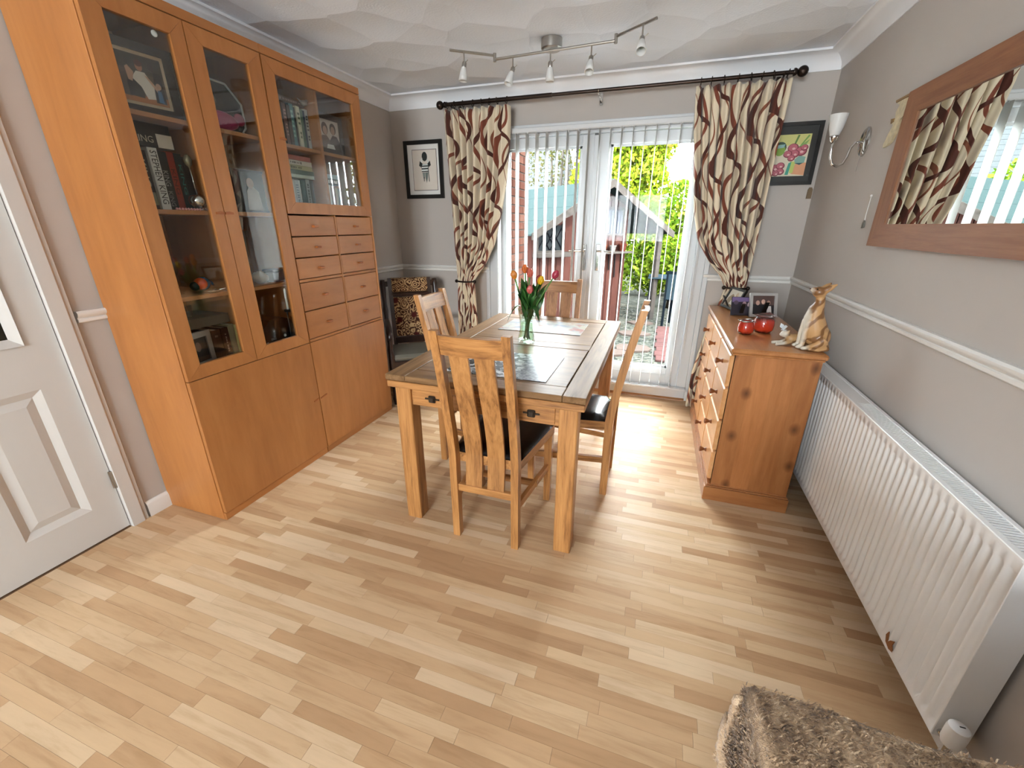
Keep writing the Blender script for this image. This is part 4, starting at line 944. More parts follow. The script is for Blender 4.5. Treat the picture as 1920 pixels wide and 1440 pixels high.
# seated cat, facing -x (local +x is forward)
cat = thing('cat_figurine', (3.045, -1.335, Z), rz=R(188), label='tall seated tabby cat figurine gazing upward on the pine chest', cat='figurine')
cm = MB()
cm.sphere((-.026, 0, .056), .052, 20, 14, (1.0, .95, 1.1)).tube([(-.022, 0, .05), (-.006, 0, .10), (.010, 0, .15), (.008, 0, .185), (0, 0, .215), (.004, 0, .245)], [.05, .048, .040, .031, .020, .018], 16)
cm.sphere((.012, 0, .262), .0265, 18, 12, (1.1, 1, .95)).sphere((.038, 0, .272), .014, 14, 10, (1.2, .95, .85)).sphere((.03, 0, .257), .012, 12, 8)
for s in (-1, 1):
    cm.tube([(.030, s * .014, .13), (.038, s * .017, .07), (.040, s * .018, .014)], [.019, .014, .011], 12).sphere((.050, s * .018, .010), .013, 12, 8, (1.4, .9, .75))
    cm.tube([(-.035, s * .038, .05), (-.005, s * .046, .022), (.03, s * .044, .011)], [.030, .020, .011], 12).sphere((.040, s * .044, .010), .012, 12, 8, (1.4, .9, .8))
    cm.tube([(-.004, s * .012, .272), (-.022, s * .020, .288), (-.040, s * .026, .302)], [.016, .012, .003], 10)
cm.tube([(-.06, .02, .02), (-.05, .055, .012), (-.01, .066, .010), (.03, .062, .010)], [.014, .012, .010, .007], 10)
statue('body', cm, tabby('tabby_glaze', '#b98f60', '#7d5530', '#cfc5b4'), cat, .0035)
for s in (-1, 1): obj('eye', MB().sphere((.031, s * .014, .276), .0035, 8, 6), col('#1c130d', .15), cat, local=True, smooth=True)
obj('nose', MB().sphere((.054, 0, .276), .004, 8, 6), col('#4a2b22', .3), cat, local=True, smooth=True)
kit = thing('kitten_figurine', (2.985, -1.29, Z), rz=R(196), label='small lying kitten figurine with a butterfly above its nose', cat='figurine')
km = MB().tube([(-.055, 0, .026), (-.02, 0, .03), (.012, 0, .032), (.03, 0, .045)], [.022, .027, .023, .015], 14).sphere((.042, 0, .054), .019, 16, 10, (1.05, 1, .9)).sphere((.058, 0, .051), .009, 12, 8)
for s in (-1, 1):
    km.tube([(.015, s * .014, .02), (.05, s * .016, .009), (.085, s * .018, .007)], [.012, .008, .008], 10).tube([(.036, s * .011, .064), (.03, s * .015, .076)], [.008, .002], 8).tube([(-.045, s * .022, .018), (-.015, s * .03, .008)], [.014, .008], 10)
statue('body', km, tabby('kitten_glaze', '#a8845a', '#7b5937', '#c4bcae'), kit, .003)
bf = MB()
for s in (-1, 1):
    bf.extrude([(.0, 0), (.016, .018), (.008, .036), (-.006, .026)], -.0008, .0008, 'xz', M=Matrix.Translation((.052, 0, .072)) @ Matrix.Rotation(s * R(35), 4, 'X'))
obj('butterfly', bf.tube([(.04, 0, .07), (.064, 0, .074)], [.0018, .0018], 6), col('#c9d2d8', .3), kit, local=True, label='pale blue butterfly')

# ================================================================ radiator
rad = thing('radiator', (3.2, -1.8, .124), label='long white ribbed panel radiator under the mirror', cat='radiator')
RX, RB, RYN, RYF, RZB, RZT = W - .0966, W - .0201, -2.558, -.98, .124, .707
mb = MB(); v = []; f = []; pitch = .0363; npt = 10
ny = int((RYF - RYN - .05) / pitch); ysr = [RYN] + [RYN + .022 + pitch * (k + i / npt) for k in range(ny) for i in range(npt)] + [RYN + .022 + pitch * ny, RYF]
zsr = [(RZB, 0), (RZB + .02, 0), (RZB + .032, 1), (RZT - .045, 1), (RZT - .033, 0), (RZT, 0)]
def ribx(y):
    u = ((y - RYN - .022) / pitch) % 1.0
    if y < RYN + .021 or y > RYN + .022 + pitch * ny - .001: return 0
    return .012 * max(0, math.sin(PI * min(1, max(0, (u - .06) / .66)))) ** .55
for (z, k) in zsr:
    for y in ysr: v.append((RX + .012 * k - ribx(y) * k, y, z))
n = len(ysr)
for j in range(len(zsr) - 1):
    for i in range(n - 1): f.append((j * n + i, j * n + i + 1, (j + 1) * n + i + 1, (j + 1) * n + i))
mb.add(v, f)
mb2 = MB().box(RX + .013, RX + .018, RYN, RYF, RZB, RZT)
obj('front_panel', mb, M['radiator'], rad, angle=50); obj('panel_core', mb2, M['radiator'], rad)
obj('rear_panel', MB().box(RB - .012, RB, RYN, RYF, RZB, RZT, .002), M['radiator'], rad)
obj('end_panel', MB().box(RX - .002, RB + .002, RYN - .004, RYN, RZB, RZT + .002, .0015), M['radiator'], rad)
obj('end_panel', MB().box(RX - .002, RB + .002, RYF, RYF + .004, RZB, RZT + .002, .0015), M['radiator'], rad)
gr = MB().box(RX - .002, RX + .014, RYN, RYF, RZT - .006, RZT + .003, .002).box(RB - .014, RB + .002, RYN, RYF, RZT - .006, RZT + .003, .002)
obj('grille_rim', gr, M['radiator'], rad)
sl = MB(); y = RYN + .01
while y < -1.62: sl.box(RX + .013, RB - .013, y, y + .0055, RZT - .006, RZT + .001); y += .0115
sl.box(RX + .013, RB - .013, -1.62, RYF, RZT - .003, RZT + .001)
obj('grille_slat', sl, M['radiator'], rad, kind='stuff')
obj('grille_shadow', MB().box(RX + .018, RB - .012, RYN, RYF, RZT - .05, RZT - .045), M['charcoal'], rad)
obj('rust_patch', MB().extrude([(-2.335, .142), (-2.322, .158), (-2.325, .178), (-2.31, .165), (-2.30, .148), (-2.29, .180), (-2.283, .160), (-2.292, .140), (-2.315, .134)], RX - .0008, RX + .002, 'yz'), col('#8c5a32', .8), rad, label='small brown rust patch')
br = MB()
for y in (-2.2, -1.4): br.box(RB, W - .001, y - .015, y + .015, .2, .62)
obj('wall_bracket', br, M['radiator'], rad)
vx, vy = 3.178, -2.598
tv = MB().lathe([(.020, 0), (.023, .01), (.023, .05), (.021, .062), (.016, .066)], (vx, vy, .155), 22); obj('thermostat_head', tv, M['radiator'], rad, angle=40)
obj('dial_mark', MB().box(vx - .001, vx + .011, vy - .0015, vy + .0015, .2208, .2216), M['charcoal'], rad)
obj('valve_pipe', MB().tube([(vx, vy, -.001), (vx, vy, .155)], .0085, 10).tube([(vx, vy, .145), (vx, RYN + .01, .145)], .009, 10), M['chrome'], rad, angle=40)

# ================================================================ mirror, wall light, wall ornaments
mr = thing('wall_mirror', (W, -1.75, 1.61), label='wide oak framed mirror on the right wall', cat='mirror')
MY0, MY1, MZ0, MZ1, MF = -2.37, -1.14, 1.312, 1.914, .115
def member(poly, mat): obj('frame_member', MB().extrude(poly, W - .032, W - .001, 'yz'), mat, mr)
fb = .092
member([(MY0, MZ0), (MY1, MZ0), (MY1 - MF, MZ0 + fb), (MY0 + MF, MZ0 + fb)], M['mirror_wood']); member([(MY0, MZ1), (MY1, MZ1), (MY1 - MF, MZ1 - fb), (MY0 + MF, MZ1 - fb)], M['mirror_wood'])
member([(MY0, MZ0), (MY0, MZ1), (MY0 + MF, MZ1 - fb), (MY0 + MF, MZ0 + fb)], M['mirror_wood_z']); member([(MY1, MZ0), (MY1, MZ1), (MY1 - MF, MZ1 - fb), (MY1 - MF, MZ0 + fb)], M['mirror_wood_z'])
obj('mirror_glass', MB().box(W - .026, W - .022, MY0 + MF - .004, MY1 - MF + .004, MZ0 + fb - .004, MZ1 - fb + .004), M['mirror'], mr)
sc = thing('wall_light', (W, -.705, 1.80), label='chrome wall light with swan-neck arm and white cone shade', cat='wall light')
ly_ = -.705
obj('backplate', MB().lathe([(.055, 0), (.054, .008), (.046, .015), (.03, .02), (.012, .024)], n=28, M=Matrix.Translation((W, ly_, 1.80)) @ Matrix.Rotation(R(-90), 4, 'Y') @ Matrix.Diagonal((1.25, 1, 1, 1))), M['chrome'], sc, angle=40)
arm = [(W - .02, ly_, 1.80), (W - .045, ly_, 1.797), (W - .06, ly_, 1.775), (W - .066, ly_, 1.735), (W - .078, ly_, 1.703), (W - .102, ly_, 1.69), (W - .126, ly_, 1.703), (W - .140, ly_, 1.735), (W - .144, ly_, 1.775), (W - .145, ly_, 1.81)]
obj('arm', MB().tube(arm, .0065, 10), M['chrome'], sc, smooth=True)
obj('cup', MB().lathe([(.007, 0), (.016, .012), (.021, .03), (.02, .036)], (W - .145, ly_, 1.80), 18), M['chrome'], sc, smooth=True)
obj('shade', MB().lathe([(.020, .0), (.030, .03), (.042, .095), (.040, .095), (.027, .03), (.018, .004)], (W - .145, ly_, 1.835), 24), M['frosted'], sc, angle=50, label='white frosted cone shade')
obj('pull_cord', MB().tube([(W - .018, ly_ - .03, 1.775), (W - .02, ly_ - .03, 1.66)], .0014, 5), M['chrome'], sc)
wo = thing('wall_ornament', (W, -1.02, 1.83), label='cream and gilt carved ornament on the wall against the mirror frame', cat='ornament')
obj('carving', MB().extrude([(-1.13, 1.915), (-.985, 1.915), (-.99, 1.905), (-1.02, 1.895), (-1.0, 1.87), (-1.012, 1.84), (-.985, 1.845), (-.99, 1.825), (-1.01, 1.82), (-.985, 1.79), (-.972, 1.765), (-.96, 1.75), (-.965, 1.735), (-1.0, 1.74), (-1.03, 1.75), (-1.05, 1.78), (-1.06, 1.83), (-1.13, 1.86)], W - .012, W - .001, 'yz'), plain('cream_gilt', '#cbbf9f', .5, vary=.45, scale=40, bump=.6), wo)
obj('gilt_edge', MB().extrude([(-1.13, 1.919), (-.98, 1.919), (-.985, 1.909), (-1.13, 1.909)], W - .016, W - .001, 'yz').extrude([(-1.005, 1.845), (-.98, 1.848), (-.988, 1.828), (-1.008, 1.832)], W - .016, W - .001, 'yz'), col('#8a6a3e', .4), wo)
pt_ = thing('hanging_pendant', (W, -.965, 1.46), label='small grey pendant hanging from a white cord below the wall light', cat='pendant')
obj('cord', MB().tube([(W - .003, -.965, 1.535), (W - .005, -.968, 1.45), (W - .005, -.972, 1.42)], .002, 6).sphere((W - .003, -.965, 1.532), .006, 8, 6), M['white'], pt_)
obj('charm', MB().extrude([(-.985, 1.39), (-.96, 1.386), (-.962, 1.412), (-.972, 1.424), (-.982, 1.412)], W - .009, W - .003, 'yz'), col('#78756d', .4, metal=.5), pt_)
obj('brown_plaque', MB().extrude([(3.226, 1.57), (3.255, 1.57), (3.255, 1.625), (3.248, 1.64), (3.233, 1.64), (3.226, 1.625)], -.008, -.0005, 'xz'), col('#6f5a40', .6), None, 'small arched brown plaque under the flower picture', 'plaque')

# ================================================================ wall pictures
def wall_picture(name, x0, x1, z0, z1, fw, fmat, label):
    root = thing(name, ((x0 + x1) / 2, 0, z0), label=label, cat='picture')
    O = [(x0, z0), (x1, z0), (x1, z1), (x0, z1)]; I = [(x0 + fw, z0 + fw), (x1 - fw, z0 + fw), (x1 - fw, z1 - fw), (x0 + fw, z1 - fw)]; m = MB()
    for k in range(4):
        a, c = k, (k + 1) % 4; m.extrude([O[a], O[c], I[c], I[a]], -.022, -.001, 'xz')
    obj('frame', m, fmat, root); return root
def flat(root, poly, y, mat, nm='printed_shape'): return obj(nm, MB().extrude(poly, y, y + .0006, 'xz'), mat, root)
p1 = wall_picture('framed_print', .123, .489, 1.619, 2.071, .031, M['black'], 'black framed print of a striped-shirt player seen from behind')
flat(p1, [(.15, 1.645), (.462, 1.645), (.462, 2.045), (.15, 2.045)], -.010, M['matboard'], 'mount')
flat(p1, [(.197, 1.683), (.434, 1.683), (.434, 2.003), (.197, 2.003)], -.0112, col('#3a2f2c', .6), 'inner_line')
pp = flat(p1, [(.201, 1.687), (.430, 1.687), (.430, 1.999), (.201, 1.999)], -.0122, M['cream'], 'print')
K = [(ell(.318, 1.948, .026, .036), '#1d2320'), ([(.285, 1.93), (.297, 1.94), (.294, 1.90), (.272, 1.905)], '#d8dad6'), ([(.342, 1.935), (.352, 1.925), (.362, 1.90), (.343, 1.895)], '#c9ccc8'),
     ([(.272, 1.915), (.30, 1.89), (.342, 1.89), (.368, 1.915), (.375, 1.88), (.352, 1.865), (.352, 1.83), (.284, 1.83), (.283, 1.865), (.262, 1.878)], '#161a19'),
     ([(.293, 1.888), (.346, 1.888), (.347, 1.880), (.293, 1.879)], '#cfd6d3'), ([(.286, 1.870), (.350, 1.870), (.350, 1.860), (.286, 1.858)], '#d6dcd8'), ([(.284, 1.849), (.351, 1.849), (.351, 1.838), (.284, 1.836)], '#dbe0dc'),
     ([(.29, 1.826), (.315, 1.826), (.312, 1.79), (.304, 1.76), (.296, 1.79)], '#7d8682'), ([(.318, 1.826), (.346, 1.826), (.338, 1.78), (.328, 1.745), (.318, 1.78)], '#6a736f'), ([(.346, 1.865), (.350, 1.865), (.356, 1.755), (.350, 1.752)], '#3c4442'), ([(.302, 1.79), (.308, 1.79), (.306, 1.755), (.302, 1.755)], '#2b3230')]
for q, (poly, hx) in enumerate(K): obj('printed_shape', MB().extrude(poly, -.0126 - q * .0002, -.0122, 'xz'), col(hx, .6), pp)
p2 = wall_picture('framed_painting', 2.80, 3.234, 1.657, 2.030, .022, M['black'], 'black framed pink orchid painting by the corner, half behind the curtain')
flat(p2, [(2.82, 1.675), (3.214, 1.675), (3.214, 2.012), (2.82, 2.012)], -.012, M['charcoal'], 'mount')
pp = flat(p2, [(2.855, 1.712), (3.178, 1.712), (3.178, 1.960), (2.855, 1.960)], -.0132, col('#d8cfb8', .5), 'painting')
K = [([(2.855, 1.89), (3.178, 1.90), (3.178, 1.96), (2.855, 1.96)], '#c9c77c'), ([(3.12, 1.89), (3.135, 1.90), (3.17, 1.95), (3.16, 1.955)], '#6f9a4c'), ([(3.11, 1.885), (3.15, 1.885), (3.172, 1.93)], '#7da35a'), ([(3.085, 1.90), (3.095, 1.90), (3.112, 1.955), (3.10, 1.957)], '#5d7f3c'),
     (ell(3.01, 1.885, .035, .035), '#2f4a3a'), (ell(3.01, 1.87, .03, .035), '#7fa23e'), ([(2.99, 1.9), (3.035, 1.905), (3.03, 1.885), (2.99, 1.88)], '#8fb7b4'),
     ([(3.10, 1.725), (3.178, 1.715), (3.178, 1.79), (3.12, 1.80)], '#d49a74'), ([(3.09, 1.73), (3.11, 1.73), (3.115, 1.80), (3.085, 1.80)], '#b8c96c'), ([(3.065, 1.72), (3.085, 1.72), (3.092, 1.80), (3.075, 1.79)], '#3f9a86'), ([(3.115, 1.785), (3.165, 1.79), (3.168, 1.825), (3.13, 1.835), (3.105, 1.81)], '#7fa79a'), ([(3.11, 1.79), (3.16, 1.79), (3.14, 1.778)], '#234d52')]
for cx_, cz_, r_ in ((3.085, 1.88, .032), (3.135, 1.86, .034), (3.10, 1.845, .028), (3.06, 1.845, .026), (3.085, 1.82, .022), (3.15, 1.88, .022), (3.0, 1.76, .03), (3.03, 1.775, .026), (3.035, 1.74, .024), (2.98, 1.735, .026), (3.01, 1.73, .02)):
    K.append((ell(cx_, cz_, r_, r_ * .85), '#7d2f3c')); K.append((ell(cx_ - .002, cz_ + .002, r_ * .82, r_ * .68), ('#c9798a', '#b9626f', '#d69aa2')[len(K) % 3])); K.append((ell(cx_ + .004, cz_ - .004, r_ * .3, r_ * .22), '#e0b4b2'))
for q, (poly, hx) in enumerate(K): obj('printed_shape', MB().extrude(poly, -.0135 - q * .00008, -.0132, 'xz'), col(hx, .5), pp)

# ================================================================ ceiling spotlight bar
tl = thing('spotlight_bar', (1.597, -.735, 2.40), label='brushed steel ceiling bar with five frosted glass spotlights', cat='ceiling light')
obj('canopy', MB().lathe([(.060, 2.399), (.061, 2.37), (.060, 2.352), (.052, 2.345), (.012, 2.343)], (1.597, -.735, 0), 32), M['steel'], tl, angle=40)
zb_, za_ = 2.333, 2.352
J0, J1 = Vector((1.248, -.742, zb_)), Vector((1.968, -.789, zb_)); E0, E1 = Vector((1.03, -.905, za_)), Vector((2.18, -.945, za_))
def barseg(a, b, r=.007): return MB().tube([a, b], r, 10)
obj('bar', barseg(J0, J1), M['steel'], tl, angle=40)
obj('stub', barseg((1.597, -.735, 2.345), (1.6, -.765, zb_)), M['steel'], tl)
J0a, J1a = Vector((J0.x, J0.y, za_)), Vector((J1.x, J1.y, za_))
obj('bar', barseg(J0a, E0), M['steel'], tl, angle=40); obj('bar', barseg(J1a, E1), M['steel'], tl, angle=40)
for j in (J0, J1): obj('swivel_joint', MB().tube([(j.x, j.y, zb_ - .012), (j.x, j.y, za_ + .012)], .009, 12), M['steel'], tl, angle=40)
SP = [(Vector((1.10, -.862, za_)), (-.10, -.10, -1)), (Vector((1.366, -.750, zb_)), (-.25, -.35, -1)), (Vector((1.60, -.765, zb_)), (0, 0, -1)), (Vector((1.837, -.780, zb_)), (.0, -.55, -1)), (Vector((2.115, -.905, za_)), (.05, -.75, -1))]
for p, d in SP:
    d = Vector(d).normalized(); q = p + Vector((0, 0, -.062)); Mr = Matrix.Translation(q) @ d.to_track_quat('Z', 'Y').to_matrix().to_4x4()
    s_ = obj('spot_stem', MB().tube([p, q], .004, 8), M['steel'], tl)
    obj('lamp_holder', MB().lathe([(.009, -.012), (.013, -.004), (.013, .022), (.010, .026)], n=14, M=Mr).tube([q, q + Vector((.03, -.012, .014))], .0018, 6), M['steel'], s_, angle=40)
    obj('glass_shade', MB().lathe([(.014, .018), (.019, .035), (.023, .06), (.0255, .088), (.023, .088), (.02, .06), (.016, .035)], n=20, M=Mr, cap=False), M['frosted'], s_, smooth=True, label='frosted glass shade')
    obj('bulb', MB().sphere((0, 0, .055), .013, 12, 8, M=Mr), M['clear'], s_, smooth=True)

# ================================================================ on the table
def mat_print(name, kind):
    g = G(name); v = g.coord()
    if kind == 'city':
        x = g.n('ShaderNodeSeparateXYZ', {0: v}).outputs[0]; br = g.n('ShaderNodeTexVoronoi', {'Vector': v, 'Scale': 42}).outputs['Color']
        sepc = g.n('ShaderNodeSeparateXYZ', {0: br}).outputs[0]; nz = g.noise(v, 26, 5, .7)
        dark = g.ramp(g.math('ADD', g.math('MULTIPLY', sepc, .5), g.math('MULTIPLY', nz, .6)), [(.4, '#141516'), (.55, '#5b5c5e'), (.68, '#c9cbcd')])
        t_ = g.ramp(g.math('ADD', g.math('MULTIPLY', g.math('SUBTRACT', x, 1.46), 2.1), g.math('MULTIPLY', g.math('SUBTRACT', nz, .5), .5)), [(.55, (0, 0, 0, 1)), (.8, (1, 1, 1, 1))])
        vo = g.n('ShaderNodeTexVoronoi', {'Vector': v, 'Scale': 62}).outputs['Distance']
        g.p(Base_Color=g.mix(t_, dark, g.ramp(vo, [(.1, '#aeb2ba'), (.6, '#73777f')])), Roughness=.35, Specular_IOR_Level=.2); g.bump(vo, .25, .003)
    else:
        n1 = g.noise(v, 9, 3, .5, .6); n2 = g.noise(v, 13, 2, .5, 1.0)
        c = g.ramp(n1, [(.35, '#6f7a84'), (.5, '#96948c'), (.62, '#a39c8e'), (.75, '#86885f')]); c = g.mix(g.ramp(n2, [(.56, (0, 0, 0, 1)), (.66, (1, 1, 1, 1))]), c, '#96655c')
        g.p(Base_Color=c, Roughness=.35, Specular_IOR_Level=.12)
    return g.m
obj('placemat', MB().box(1.462, 1.935, -1.992, -1.620, TH, TH + .003, .001), mat_print('city_jigsaw_print', 'city'), None, 'black and white printed mat behind the nearest chair back', 'placemat', 'placemats')
obj('placemat', MB().box(1.405, 1.930, -1.150, -.822, TH, TH + .003, .001), mat_print('pale_floral_print', 'floral'), None, 'pale floral printed mat beyond the tulip vase', 'placemat', 'placemats')
VX, VY = 1.668, -1.395
va = thing('tulip_vase', (VX, VY, TH), label='faceted clear glass vase of tulips on the dining table', cat='vase')
vp = [(.046, .002), (.050, .012), (.046, .035), (.038, .075), (.036, .11), (.042, .15), (.053, .19), (.056, .197)]
vin = [(.053, .197), (.050, .19), (.039, .15), (.033, .11), (.035, .075), (.042, .035), (.044, .02), (.001, .016)]
obj('glass', MB().lathe(vp + vin, n=16), M['clear'], va, local=True)
obj('water', MB().lathe([(.040, .017), (.042, .035), (.034, .075), (.0325, .11), (.033, .118), (.001, .118)], n=16), thin_glass('vase_water', (.80, .90, .80, 1), 1.2), va, local=True, smooth=True)
M['stem'] = plain('tulip_green', '#4f7a34', .45, vary=.25, scale=25); M['leaf'] = plain('tulip_leaf', '#2f5a26', .4, vary=.35, scale=14)
def leaf_mesh(mb, p0, p1, p2, w, n=9):
    """curved lance leaf through three points"""
    p0, p1, p2 = Vector(p0), Vector(p1), Vector(p2); v = []
    for i in range(n + 1):
        t_ = i / n; c = p0 * (1 - t_) ** 2 + p1 * 2 * t_ * (1 - t_) + p2 * t_ ** 2; d = ((p1 - p0) * (1 - t_) + (p2 - p1) * t_).normalized()
        s = d.cross(Vector((p2.x - VX, p2.y - VY, .3))); s = s.normalized() if s.length > 1e-5 else Vector((1, 0, 0))
        ww = w * math.sin(PI * min(1, .10 + t_ * .9)) ** .7; nrm = s.cross(d) * .12 * ww
        v += [c - s * ww + nrm, c - nrm, c + s * ww + nrm]
    f = []
    for i in range(n):
        for k in (0, 1): f.append((i * 3 + k, i * 3 + k + 1, (i + 1) * 3 + k + 1, (i + 1) * 3 + k))
    mb.add(v, f)
TU = [(1.604, -1.41, 1.150, '#c87a28', 'orange tulip at the left of the vase'), (1.652, -1.38, 1.178, '#c4652c', 'deep orange tulip at the top of the bunch'), (1.682, -1.40, 1.160, '#c2604f', 'coral pink tulip beside the deep orange one'), (1.742, -1.42, 1.128, '#d9a91f', 'bright yellow tulip in the bunch'),
      (1.808, -1.39, 1.158, '#a83348', 'magenta tulip leaning out to the right'), (1.694, -1.44, 1.082, '#c5605c', 'rose pink tulip low in the bunch'), (1.72, -1.37, 1.125, '#7c1f22', 'dark red tulip behind the yellow one')]
for k, (x, y, z, hx, lb) in enumerate(TU):
    a = 2 * PI * k / 7; b0 = Vector((VX + .018 * math.cos(a), VY + .018 * math.sin(a), TH + .022)); nk = Vector((VX + (x - VX) * .32, VY + (y - VY) * .5, TH + .197)); tp = Vector((x, y, z - .022))
    tu = thing('tulip', tuple(b0), label=lb, cat='tulip', group='tulips in the glass vase')
    obj('stem', MB().tube([b0, (b0 + nk) / 2, nk, nk * .5 + tp * .5 + Vector((0, 0, .006)), tp], [.0042] * 5, 7), M['stem'], tu, smooth=True)
    d = (tp - nk).normalized(); Mb = Matrix.Translation(tp) @ d.to_track_quat('Z', 'Y').to_matrix().to_4x4()
    bl = MB()
    for pz in range(6):
        rot = Matrix.Rotation(2 * PI * pz / 6, 4, 'Z'); v = []; r0 = .0145 if pz % 2 else .0165
        for i in range(7):
            t_ = i / 6; zz = .046 * t_; rr = r0 * math.sin(PI * (.14 + .70 * t_)) ** .9; ww = .0155 * math.sin(PI * min(1, .12 + .86 * t_)) ** .8
            for s in (-1, 0, 1): v.append((rr - abs(s) * .003, s * ww * .9, zz))
        f = [(i * 3 + q, i * 3 + q + 1, (i + 1) * 3 + q + 1, (i + 1) * 3 + q) for i in range(6) for q in (0, 1)]
        bl.add(v, f, Mb @ rot)
    obj('bloom', bl, col(hx, .4, vary=.25, scale=60), tu, smooth=True)
    lf = MB(); ox = (x - VX) * .6 + .035 * math.cos(a * 2 + .6); oy = (y - VY) * .6 + .035 * math.sin(a * 2 + .6)
    leaf_mesh(lf, nk + Vector((0, 0, -.06)), (VX + ox * .6, VY + oy * .6, TH + .28), (VX + ox * 1.25, VY + oy * 1.25, TH + .345 + .03 * math.sin(k * 3)), .022)
    if k in (0, 3): leaf_mesh(lf, nk, (VX + (-.05 if k == 0 else .05), VY - .03, TH + .24), (VX + (-.10 if k == 0 else .085), VY - .045, TH + (.12 if k == 0 else .13)), .018)
    leaf_mesh(lf, nk + Vector((.004, 0, -.03)), (VX + ox * .9 - .01, VY + oy, TH + .26), (VX + ox * 1.5 - .02, VY + oy * 1.2, TH + .31 + .04 * math.cos(k * 2)), .02)
    leaf_mesh(lf, nk + Vector((-.004, .004, -.05)), (VX + .03 * math.cos(a + 1), VY + .03 * math.sin(a + 1), TH + .24), (VX + .06 * math.cos(a + 1), VY + .06 * math.sin(a + 1), TH + .29 + .02 * math.sin(k * 5)), .021)
    obj('leaf', lf, M['leaf'], tu, smooth=True)

# ================================================================ tapestry armchair in the corner
def tapestry():
    g = G('tapestry_floral'); v = g.coord(scale=(1, 1, 1)); w = g.n('ShaderNodeTexNoise', {'Vector': v, 'Scale': 14, 'Detail': 2}).outputs['Color']
    vv = g.n('ShaderNodeVectorMath', {0: v, 1: g.n('ShaderNodeVectorMath', {0: w, 'Scale': .06}, operation='SCALE').outputs[0]}, operation='ADD').outputs[0]
    d = g.n('ShaderNodeTexVoronoi', {'Vector': vv, 'Scale': 17, 'Randomness': .7}).outputs['Distance']
    rg = g.math('SINE', g.math('MULTIPLY', d, 26)); nz = g.noise(v, 30, 3)
    c = g.ramp(g.math('ADD', g.math('MULTIPLY', rg, .35), g.math('MULTIPLY', nz, .9)), [(.2, '#3a2018'), (.36, '#6b4a30'), (.5, '#a07c55'), (.7, '#c0a077')])
    med = g.n('ShaderNodeTexVoronoi', {'Vector': v, 'Scale': 6.5, 'Randomness': .3}).outputs['Distance']
    c = g.mix(g.ramp(med, [(.13, (1, 1, 1, 1)), (.22, (0, 0, 0, 1))]), c, '#4d1a18')
    g.p(Base_Color=c, Roughness=.85, Specular_IOR_Level=.2); g.bump(nz, .3, .003); return g.m
M['tapestry'] = tapestry()
ac = thing('tapestry_armchair', (.335, -.425, 0), rz=R(38), label='dark carved wooden armchair with floral tapestry back in the corner', cat='armchair')
def tilt_y(z): return .0 if z < .4 else .10 * (z - .4) / .57
for s in (-1, 1):
    pr_ = [(.018, 0), (.022, .03), (.016, .06), (.02, .2), (.024, .36), (.018, .42), (.021, .6), (.017, .64), (.022, .70), (.017, .76), (.021, .86), (.024, .92), (.02, .955)]
    pts = [(s * .222, tilt_y(z) + .012, z) for r, z in pr_]
    obj('back_post', MB().tube(pts, [r for r, z in pr_], 12), M['dark_wood'], ac, local=True, smooth=True)
    m = MB(); m.add([(s * .165 + dx, tilt_y(z) + dy, z) for z in (.34, .97) for dx, dy in ((-.017, -.016), (.017, -.016), (.017, .016), (-.017, .016))], [(0, 1, 2, 3), (4, 5, 6, 7), (0, 1, 5, 4), (1, 2, 6, 5), (2, 3, 7, 6), (3, 0, 4, 7)])
    obj('inner_post', m, M['dark_wood'], ac, local=True)
    obj('bracket_rail', MB().box(min(s * .165, s * .225), max(s * .165, s * .225), .09, .118, .90, .945, .004), M['dark_wood'], ac, local=True)
    arm_ = [(s * .222, .04, .62), (s * .228, -.10, .64), (s * .232, -.26, .635), (s * .232, -.38, .60), (s * .232, -.42, .56)]
    obj('arm_rest', MB().tube(arm_, [.018, .022, .024, .026, .018], 10), M['dark_wood'], ac, local=True, smooth=True)
    pr2 = [(.018, 0), (.024, .05), (.017, .09), (.022, .2), (.026, .33), (.026, .42), (.016, .46), (.022, .54), (.018, .6)]
    obj('front_post', MB().tube([(s * .232, -.38, z) for r, z in pr2], [r for r, z in pr2], 12), M['dark_wood'], ac, local=True, smooth=True)
def brail(z0, z1, nm='back_rail', wavy=False):
    m = MB()
    if wavy: m.extrude([(-.165, z1), (-.165, z0)] + [(-.165 + .33 * i / 16, z0 + .018 * abs(math.sin(PI * i / 4))) for i in range(17)] + [(.165, z0), (.165, z1)], tilt_y(z0) - .012, tilt_y(z0) + .012, 'xz')
    else: m.box(-.165, .165, tilt_y((z0 + z1) / 2) - .014, tilt_y((z0 + z1) / 2) + .014, z0, z1, .004)
    obj(nm, m, M['dark_wood'], ac, local=True)
brail(.815, .85); brail(.42, .475); brail(.30, .36, 'carved_rail', True)
def cushion(nm, z0, z1, puff, hw):
    v = []; n = 12
    for j in range(n + 1):
        for i in range(n + 1):
            a, b = 2 * i / n - 1, 2 * j / n - 1; z = z0 + (z1 - z0) * j / n; e = max(abs(a), abs(b))
            v.append((a * hw, tilt_y(z) - .004 - puff * (max(0, 1 - e ** 4)) ** .6, z))
    f = [(j * (n + 1) + i, j * (n + 1) + i + 1, (j + 1) * (n + 1) + i + 1, (j + 1) * (n + 1) + i) for j in range(n) for i in range(n)]
    m = MB().add(v, f).box(-hw, hw, tilt_y((z0 + z1) / 2) - .004, tilt_y((z0 + z1) / 2) + .012, z0 + .002, z1 - .002); obj(nm, m, M['tapestry'], ac, local=True, smooth=False, angle=50, label='brown floral tapestry')
cushion('head_cushion', .852, .972, .035, .165); cushion('back_panel', .478, .812, .012, .148)
obj('seat_rail', MB().box(-.235, .235, -.40, .02, .30, .37, .006), M['dark_wood'], ac, local=True)
obj('seat_cushion', MB().box(-.225, .225, -.40, -.02, .37, .42, .02), col('#6d6a5f', .8), ac, local=True)

